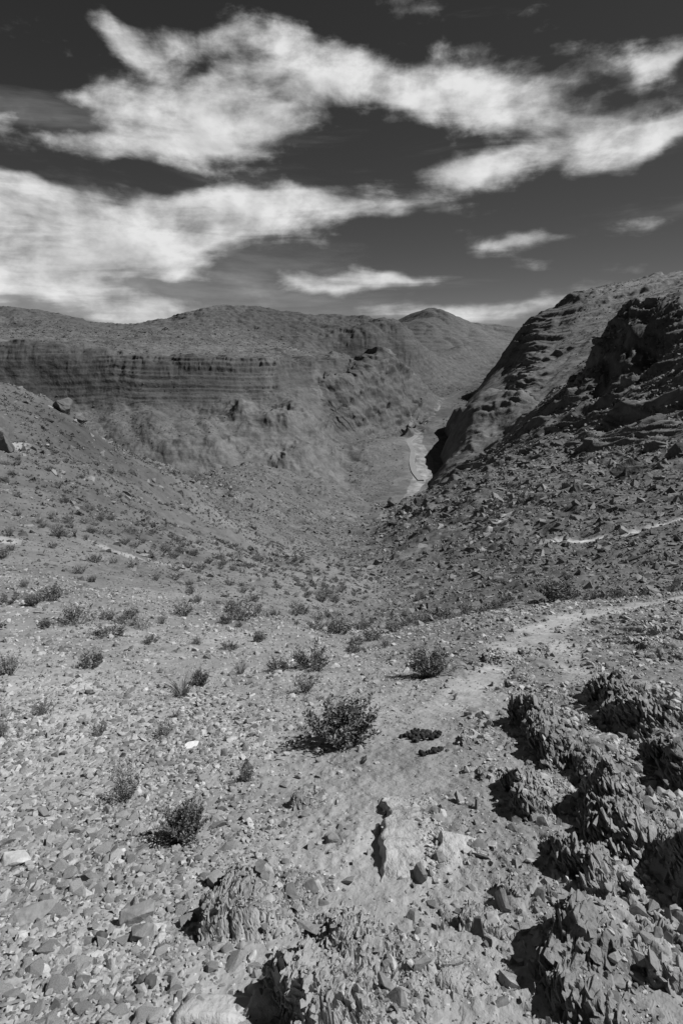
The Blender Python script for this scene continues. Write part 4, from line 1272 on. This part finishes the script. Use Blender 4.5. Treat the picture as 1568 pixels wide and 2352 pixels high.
# ------------------------------------------------------------------ crags standing out of the right mountainside
def build_crags():
    r = np.random.default_rng(77)

    def cd(x, y):
        a = x / (y + 2)
        return sstep(.05, .12, a) * (.05 + .95 * sstep(.02, .32, fbm2(x / 28, y / 40, 87, 3))) * (1 - trail_mask(x, y))
    X, Y = scatter(3600, .05, .80, 30, 720, cd, r)
    k = Y < 470
    X, Y = X[k], Y[k]
    D = np.hypot(X, Y)
    S = np.clip(.010 * D * np.minimum((1 - r.uniform(0, 1, len(X))) ** (-.42), 4.5), .4, 13)
    X2, Y2 = scatter(500, -.62, -.15, 40, 80, lambda x, y: sstep(.05, .35, fbm2(x / 14, y / 14, 63, 3)), r)
    S2 = np.clip(.008 * np.hypot(X2, Y2) * np.minimum((1 - r.uniform(0, 1, len(X2))) ** (-.4), 4), .25, 2.2)
    X = np.concatenate([X, X2]); Y = np.concatenate([Y, Y2]); S = np.concatenate([S, S2])
    Z = surf_z(X, Y)
    pr = [hull_stone(700 + i, [.7, 1.0, .85, 1.2, .6][i % 5], 18, 3, .16, [1.3, 1.0, 1.6, 1.2][i % 4]) for i in range(10)]
    V, F = merge_instances(pr, r.integers(0, 10, len(X)), np.stack([X, Y, Z - S * .14], -1), S, rot_mats(len(X), .25, r))
    rock = ground_material('crag_rock', .35, 1.2, tone=.13)
    tag(link('crags', make_mesh('crags', V, F, rock)), kind='stuff')


build_crags()

# ------------------------------------------------------------------ shrubs
M_leaf = leaf_material('shrub_leaf', .15, .6)
M_leaf_far = leaf_material('small_shrub_leaf', .09, .4)
M_twig = leaf_material('shrub_twig', .22, .4)
M_dry = leaf_material('dry_grass', .30, .35)


def shrub_geo(seed, stems=70, height=1.0, spread=.6, leaves=26, leaf=.05, upright=.6, twig=.009):
    """curved twigs from one foot, small leaves all along their upper part; height 1"""
    r = np.random.default_rng(seed)
    TV, TF, LV, LF = [], [], [], []
    for s_ in range(stems):
        az_ = r.uniform(0, 2 * math.pi); lean = r.uniform(.05, 1.0) ** .8 * spread
        d = np.array([math.cos(az_) * lean, math.sin(az_) * lean, upright + r.uniform(0, .35)]); d /= np.linalg.norm(d)
        L = height * r.uniform(.55, 1.05) * (1 - .28 * lean)
        p0 = np.array([math.cos(az_), math.sin(az_), 0]) * r.uniform(0, .16) * spread
        pts = [p0]
        k = 5
        dd = d.copy()
        for i in range(k):
            dd = dd + np.array([r.normal(0, .14), r.normal(0, .14), .07]); dd /= np.linalg.norm(dd)
            pts.append(pts[-1] + dd * L / k)
        pts = np.array(pts)
        b0 = len(TV) * 3
        side = np.cross(d, [0, 0, 1.0]); side /= np.linalg.norm(side) + 1e-6
        oth = np.cross(side, d)
        for i, p in enumerate(pts):
            w_ = twig * (1 - .8 * i / k)
            TV.append([p + side * w_, p - side * w_ * .5 + oth * w_ * .87, p - side * w_ * .5 - oth * w_ * .87])
            if i:
                a = b0 + (i - 1) * 3; c = b0 + i * 3
                for j in range(3):
                    TF.append((a + j, a + (j + 1) % 3, c + (j + 1) % 3, c + j))
        for q in range(leaves):
            t_ = r.uniform(.28, 1.0) ** .8 * k
            i = min(int(t_), k - 1); p = pts[i] + (pts[i + 1] - pts[i]) * (t_ - i)
            ld = r.normal(size=3); ld[2] = abs(ld[2]) * .8 + .3; ld /= np.linalg.norm(ld)
            wd_ = np.cross(ld, r.normal(size=3)); wd_ /= np.linalg.norm(wd_) + 1e-6
            ln = leaf * r.uniform(.6, 1.3); p = p + r.normal(0, .018, 3)
            b = len(LV)
            LV += [p, p + ld * ln * .5 + wd_ * ln * .2, p + ld * ln, p + ld * ln * .5 - wd_ * ln * .2]
            LF.append((b, b + 1, b + 2, b + 3))
    return np.array(TV).reshape(-1, 3), np.array(TF), np.array(LV), np.array(LF)


def make_shrub_kind(seed, **kw):
    tv, tf, lv, lf = shrub_geo(seed, **kw)
    return make_mesh('stems', tv, tf, M_twig), make_mesh('foliage', lv, lf, M_leaf)


LEAFY = [make_shrub_kind(401 + i, stems=95, spread=[.75, .95, .85][i], leaves=42, leaf=.075, upright=.55) for i in range(3)]
SPARSE = [make_shrub_kind(421 + i, stems=48, spread=.7, leaves=24, leaf=.055, upright=.75) for i in range(3)]
LOW = [make_shrub_kind(441 + i, stems=60, spread=1.35, leaves=30, leaf=.085, upright=.35) for i in range(3)]


def dry_kind(seed, n=120):
    r = np.random.default_rng(seed); V, F = [], []
    for _ in range(n):
        a = r.uniform(0, 6.283); l = r.uniform(0, .8); L = r.uniform(.5, 1.05)
        p = np.array([math.cos(a), math.sin(a), 0]) * r.uniform(0, .22)
        d = np.array([math.cos(a) * l, math.sin(a) * l, 1.0]); d /= np.linalg.norm(d)
        sd_ = np.cross(d, [math.cos(a + 1), math.sin(a + 1), .2]); sd_ /= np.linalg.norm(sd_)
        q = p + d * L * .55; e = q + (d + np.array([math.cos(a) * .5, math.sin(a) * .5, -.15])) * L * .45
        b = len(V); w_ = .011
        V += [p - sd_ * w_, p + sd_ * w_, q + sd_ * w_ * .8, q - sd_ * w_ * .8, e + sd_ * w_ * .2, e - sd_ * w_ * .2]
        F += [(b, b + 1, b + 2, b + 3), (b + 3, b + 2, b + 4, b + 5)]
    return make_mesh('blades', V, F, M_dry)


DRY = [dry_kind(461 + i) for i in range(2)]


def put_shrub(kind, px, py, wpx, hpx, label, rz=0.0, group=None, name='shrub', nat_width=None):
    h = hit(px, py)
    if h is None: return None
    x, y, z = h
    k = math.hypot(y, EYE - z) / FPX
    a, t = ray(px, py)
    H = hpx * k / max(.55, math.cos(math.atan(abs(t)) * .55)); W = wpx * k
    o = empty(name, (x, y, z - .015), rz)
    nw = {'LEAFY': 1.15, 'SPARSE': .95, 'LOW': 1.7, 'DRY': 1.2}[kind]
    o.scale = (W / nw, W / nw, H)
    i = int(abs(px) * 7 + py) % 3
    if kind == 'DRY':
        bpy.data.objects.remove(o)
        o = link('dry_grass_tuft', DRY[i % 2]); o.location = (x, y, z - .01); o.rotation_euler = (0, 0, rz); o.scale = (W / nw, W / nw, H)
        return tag(o, label, 'grass tuft', group)
    src = {'LEAFY': LEAFY, 'SPARSE': SPARSE, 'LOW': LOW}[kind][i]
    link('stems', src[0], o); link('foliage', src[1], o)
    return tag(o, label, 'shrub', group)


NAMED = [
    ('LEAFY', 788, 1706, 168, 102, 'large dark leafy shrub at the centre with a black shadow on its left'),
    ('LEAFY', 985, 1555, 100, 72, 'round dark leafy shrub beside the path, behind the large central one'),
    ('LOW', 715, 1540, 125, 66, 'wide low shrub spreading behind the pale block'),
    ('LOW', 640, 1545, 70, 44, 'dark shrub at the left end of the wide low one, beside the pale block'),
    ('SPARSE', 700, 1592, 70, 48, 'thin dark shrub with dead twigs between the wide low shrub and the large one'),
    ('LEAFY', 425, 1928, 100, 84, 'lower of two dark shrubs growing out of the scree'),
    ('SPARSE', 293, 1838, 74, 90, 'upper of two shrubs growing out of the scree, grey and airy'),
    ('SPARSE', 568, 1794, 44, 56, 'small twiggy shrub in front of an angular block'),
    ('LOW', 215, 1532, 78, 52, 'solitary bushy shrub beside a pale bare patch on the left'),
    ('SPARSE', 22, 1552, 54, 66, 'twiggy shrub cut by the left edge of the view beside the pale patch'),
    ('DRY', 418, 1600, 60, 66, 'tall pale dry grass tuft with dead twigs around it'),
    ('LEAFY', 462, 1570, 46, 38, 'small dark shrub touching the tall pale grass tuft'),
    ('SPARSE', 100, 1640, 56, 46, 'airy half dry shrub low on the left below the pale patch'),
    ('SPARSE', 4, 1700, 40, 60, 'twiggy shrub half out of view on the left edge above the scree'),
    ('SPARSE', 228, 1690, 40, 40, 'thin wisp of shrub on gravel left of centre, among flat chips'),
    ('SPARSE', 378, 1690, 44, 44, 'thin wisp of shrub on gravel right of another wisp'),
    ('SPARSE', 406, 1650, 22, 26, 'tiny twig bush below the tall pale grass tuft'),
    ('LOW', 250, 1462, 110, 32, 'long straggling row of shrub branches on the left slope'),
    ('LOW', 348, 1480, 52, 30, 'dark low shrub right of the straggling row'),
    ('LOW', 525, 1492, 56, 26, 'low dark shrub in the open ground above the wide one, left of a round one'),
    ('LEAFY', 594, 1476, 36, 26, 'round compact shrub in open ground above the wide low shrub'),
    ('DRY', 553, 1550, 30, 36, 'small grass tuft left of the wide low shrub'),
    ('SPARSE', 452, 1482, 32, 24, 'loose grey shrub between two dark low ones'),
    ('LOW', 812, 1496, 56, 32, 'shrub at the lower left end of the hedge line on the saddle lip'),
    ('LOW', 856, 1472, 60, 34, 'second bushy clump of the hedge line on the saddle lip'),
    ('LOW', 905, 1452, 60, 26, 'third clump of the hedge line on the saddle lip'),
    ('LOW', 960, 1436, 66, 28, 'middle clump of the hedge line on the saddle lip'),
    ('LOW', 1020, 1422, 64, 28, 'fifth clump of the hedge line on the saddle lip'),
    ('LOW', 1075, 1412, 56, 24, 'clump before the last in the hedge line on the saddle lip'),
    ('LOW', 1138, 1402, 46, 22, 'last clump at the upper right end of the hedge line'),
    ('LEAFY', 1275, 1384, 92, 54, 'big spreading shrub just above the bend of the path'),
    ('LEAFY', 1415, 1378, 34, 24, 'small round shrub on the path edge right of the big spreading one'),
    ('LOW', 1480, 1374, 50, 26, 'shrub on the path edge near the right margin'),
    ('SPARSE', 885, 1490, 30, 26, 'thin shrub on stones just below the hedge line'),
    ('LOW', 520, 1432, 46, 30, 'large dark shrub of the left slope above the open ground'),
    ('LEAFY', 78, 1396, 40, 32, 'dark bushy shrub near the left edge on the lower hill'),
    ('LEAFY', 106, 1442, 38, 24, 'small dark shrub below the bushy one near the left edge'),
]
taken = []
for i, (kd, px, py, wp, hp, lab) in enumerate(NAMED):
    o = put_shrub(kd, px, py, wp, hp, lab, rz=i * 1.37)
    if o is not None: taken.append((o.location.x, o.location.y))


def clump_geo(seed, n=26, leaf=.34):
    """a small far shrub: a ragged dome of leaf clumps, about one metre across"""
    r = np.random.default_rng(seed); V, F = [], []
    for _ in range(n):
        d = r.normal(size=3); d[2] = abs(d[2]); d /= np.linalg.norm(d)
        c = d * np.array([.42, .42, .5]) * r.uniform(.35, 1.0); c[2] += .05
        u = r.normal(size=3); u[2] += .8; u /= np.linalg.norm(u)
        v_ = np.cross(u, r.normal(size=3)); v_ /= np.linalg.norm(v_)
        l = leaf * r.uniform(.6, 1.2); b = len(V)
        V += [c - v_ * l * .3, c + v_ * l * .3, c + u * l * .8]
        F.append((b, b + 1, b + 2))
    return np.array(V), np.array(F)


def small_shrub(seed):
    """a nearer small shrub in one mesh: twigs and leaves, bushy or bare or low by turns"""
    k = seed % 4
    kw = [dict(stems=46, spread=.95, leaves=20, leaf=.10, upright=.5), dict(stems=40, spread=1.3, leaves=14, leaf=.10, upright=.3),
          dict(stems=44, spread=.7, leaves=9, leaf=.08, upright=.8, twig=.013), dict(stems=34, spread=1.1, leaves=24, leaf=.09, upright=.45)][k]
    tv, tf, lv, lf = shrub_geo(seed, **kw)
    V = np.concatenate([tv, lv]); F = np.concatenate([tf, lf + len(tv)])
    return make_mesh('shrub', V, F, [M_twig, M_leaf], fmat=np.r_[np.zeros(len(tf), int), np.ones(len(lf), int)])


def build_slope_shrubs():
    r = np.random.default_rng(91)

    def dens(x, y):
        a = x / (y + 2)
        d = (.55 + .45 * sstep(-.3, .2, noise2(x / 7, y / 7, 92)))
        d = d * np.where(a < .05, 1 - .6 * sstep(90, 140, y), 1) * sstep(8, 12, y + 2 * (a < -.2))
        d = d * (1 - .95 * ((y < 13) & (a > .1)))
        return d * (1 - trail_mask(x, y))
    n = 120000
    A_ = r.uniform(-.72, .75, n); Y = np.sqrt(r.uniform(8.0 ** 2, 260.0 ** 2, n)); X = A_ * (Y + 2)
    per = n / (1.47 * (260.0 ** 2 - 64) / 2)                      # samples per square metre
    want = np.where(A_ < .05, np.where(Y < 25, .85, 2.3), .40)
    k = r.uniform(0, 1, n) < dens(X, Y) * want / per
    X, Y = X[k], Y[k]
    keep = np.ones(len(X), bool)
    for (tx, ty) in taken: keep &= np.hypot(X - tx, Y - ty) > .45
    X, Y = X[keep], Y[keep]
    a = X / (Y + 2)
    Z = np.where(Y > 12, surf_z(X, Y), ground_z(X, Y))
    S = np.clip(r.lognormal(math.log(.36), .42, len(X)) * (1 - .22 * sstep(22, 40, Y)), .12, .62)
    S = S * (1 + .5 * sstep(100, 250, Y)) * np.where(a > .05, 1.05, 1.0)
    D = np.hypot(X, Y)
    sx = X / (Y * CT - (Z - EYE) * ST)
    # near enough and open to view
    order = np.argsort(-S / D)
    order = order[(np.abs(sx[order]) < .60)][:250]
    one = np.zeros(len(X), bool); one[order] = True
    pr = [clump_geo(800 + i) for i in range(8)]
    P = np.stack([X, Y, Z - S * .03], -1)
    Rz = rot_mats(len(X), .12, r)
    sq = np.stack([r.uniform(.8, 1.35, len(X)), r.uniform(.8, 1.35, len(X)), r.uniform(.65, 1.0, len(X))], -1)
    m = ~one
    V, F = merge_instances(pr, r.integers(0, 8, m.sum()), P[m], S[m], Rz[m], sq[m])
    tag(link('shrubland', make_mesh('shrubland', V, F, M_leaf_far)), kind='stuff')
    meshes = [small_shrub(832 + i) for i in range(8)]
    for i in np.nonzero(one)[0]:
        o = link('shrub', meshes[int(r.integers(0, 8))])
        o.location = P[i]; o.rotation_euler = (0, 0, r.uniform(0, 6.28)); s_ = S[i]
        o.scale = (s_ * .9, s_ * .9, s_ * .78)
        if a[i] < .05:
            tag(o, 'small dark desert shrub dotted on the stony slope left of the gully', 'shrub', 'shrubs dotted over the left slope')
        else:
            tag(o, 'small dark desert shrub on the rubble slope above the path, right of the gully', 'shrub', 'shrubs dotted over the right slope')


build_slope_shrubs()


# ------------------------------------------------------------------ blocks and scrub too far off to tell apart
def build_far_speckle():
    r = np.random.default_rng(131)
    lo = [hull_stone(190 + i, [.6, .9, .75][i % 3], 8, 0, 0, 1.2) for i in range(6)]

    def gz(key, x, y):
        ac, yr, Z = FARS[key]
        a = np.interp(x / (y + 2), ac, np.arange(len(ac))); b = np.interp(y, yr, np.arange(len(yr)))
        i = np.clip(a.astype(int), 0, len(ac) - 2); j = np.clip(b.astype(int), 0, len(yr) - 2); fa, fb = a - i, b - j
        return Z[i, j] * (1 - fa) * (1 - fb) + Z[i + 1, j] * fa * (1 - fb) + Z[i, j + 1] * (1 - fa) * fb + Z[i + 1, j + 1] * fa * fb
    P, S = [], []
    for key, n, a0, a1, y0, y1 in (('B', 95000, -.62, .24, 400, 2400), ('D', 9000, .28, .66, 620, 1330)):
        A = r.uniform(a0, a1, n); Y = y0 + (y1 - y0) * r.uniform(0, 1, n) ** (1.7 if key == 'B' else 1.0); X = A * (Y + 2)
        k = r.uniform(0, 1, n) < .35 + .65 * sstep(-.2, .3, fbm2(X / 60, Y / 60, 133, 3))
        if key == 'B': k &= dist_line(X, Y, RIV) > 22
        X, Y = X[k], Y[k]
        s_ = .00135 * np.hypot(X, Y) * np.minimum((1 - r.uniform(0, 1, len(X))) ** (-.36), 4)
        P.append(np.stack([X, Y, gz(key, X, Y) - s_ * .12], -1)); S.append(s_)
    P, S = np.concatenate(P), np.concatenate(S)
    V, F = merge_instances(lo, r.integers(0, 6, len(S)), P, S, rot_mats(len(S), .4, r))
    tag(link('far_rubble', make_mesh('far_rubble', V, F, stone_material('far_block', .092, .2, .3, .1, True, .55))), kind='stuff')


build_far_speckle()
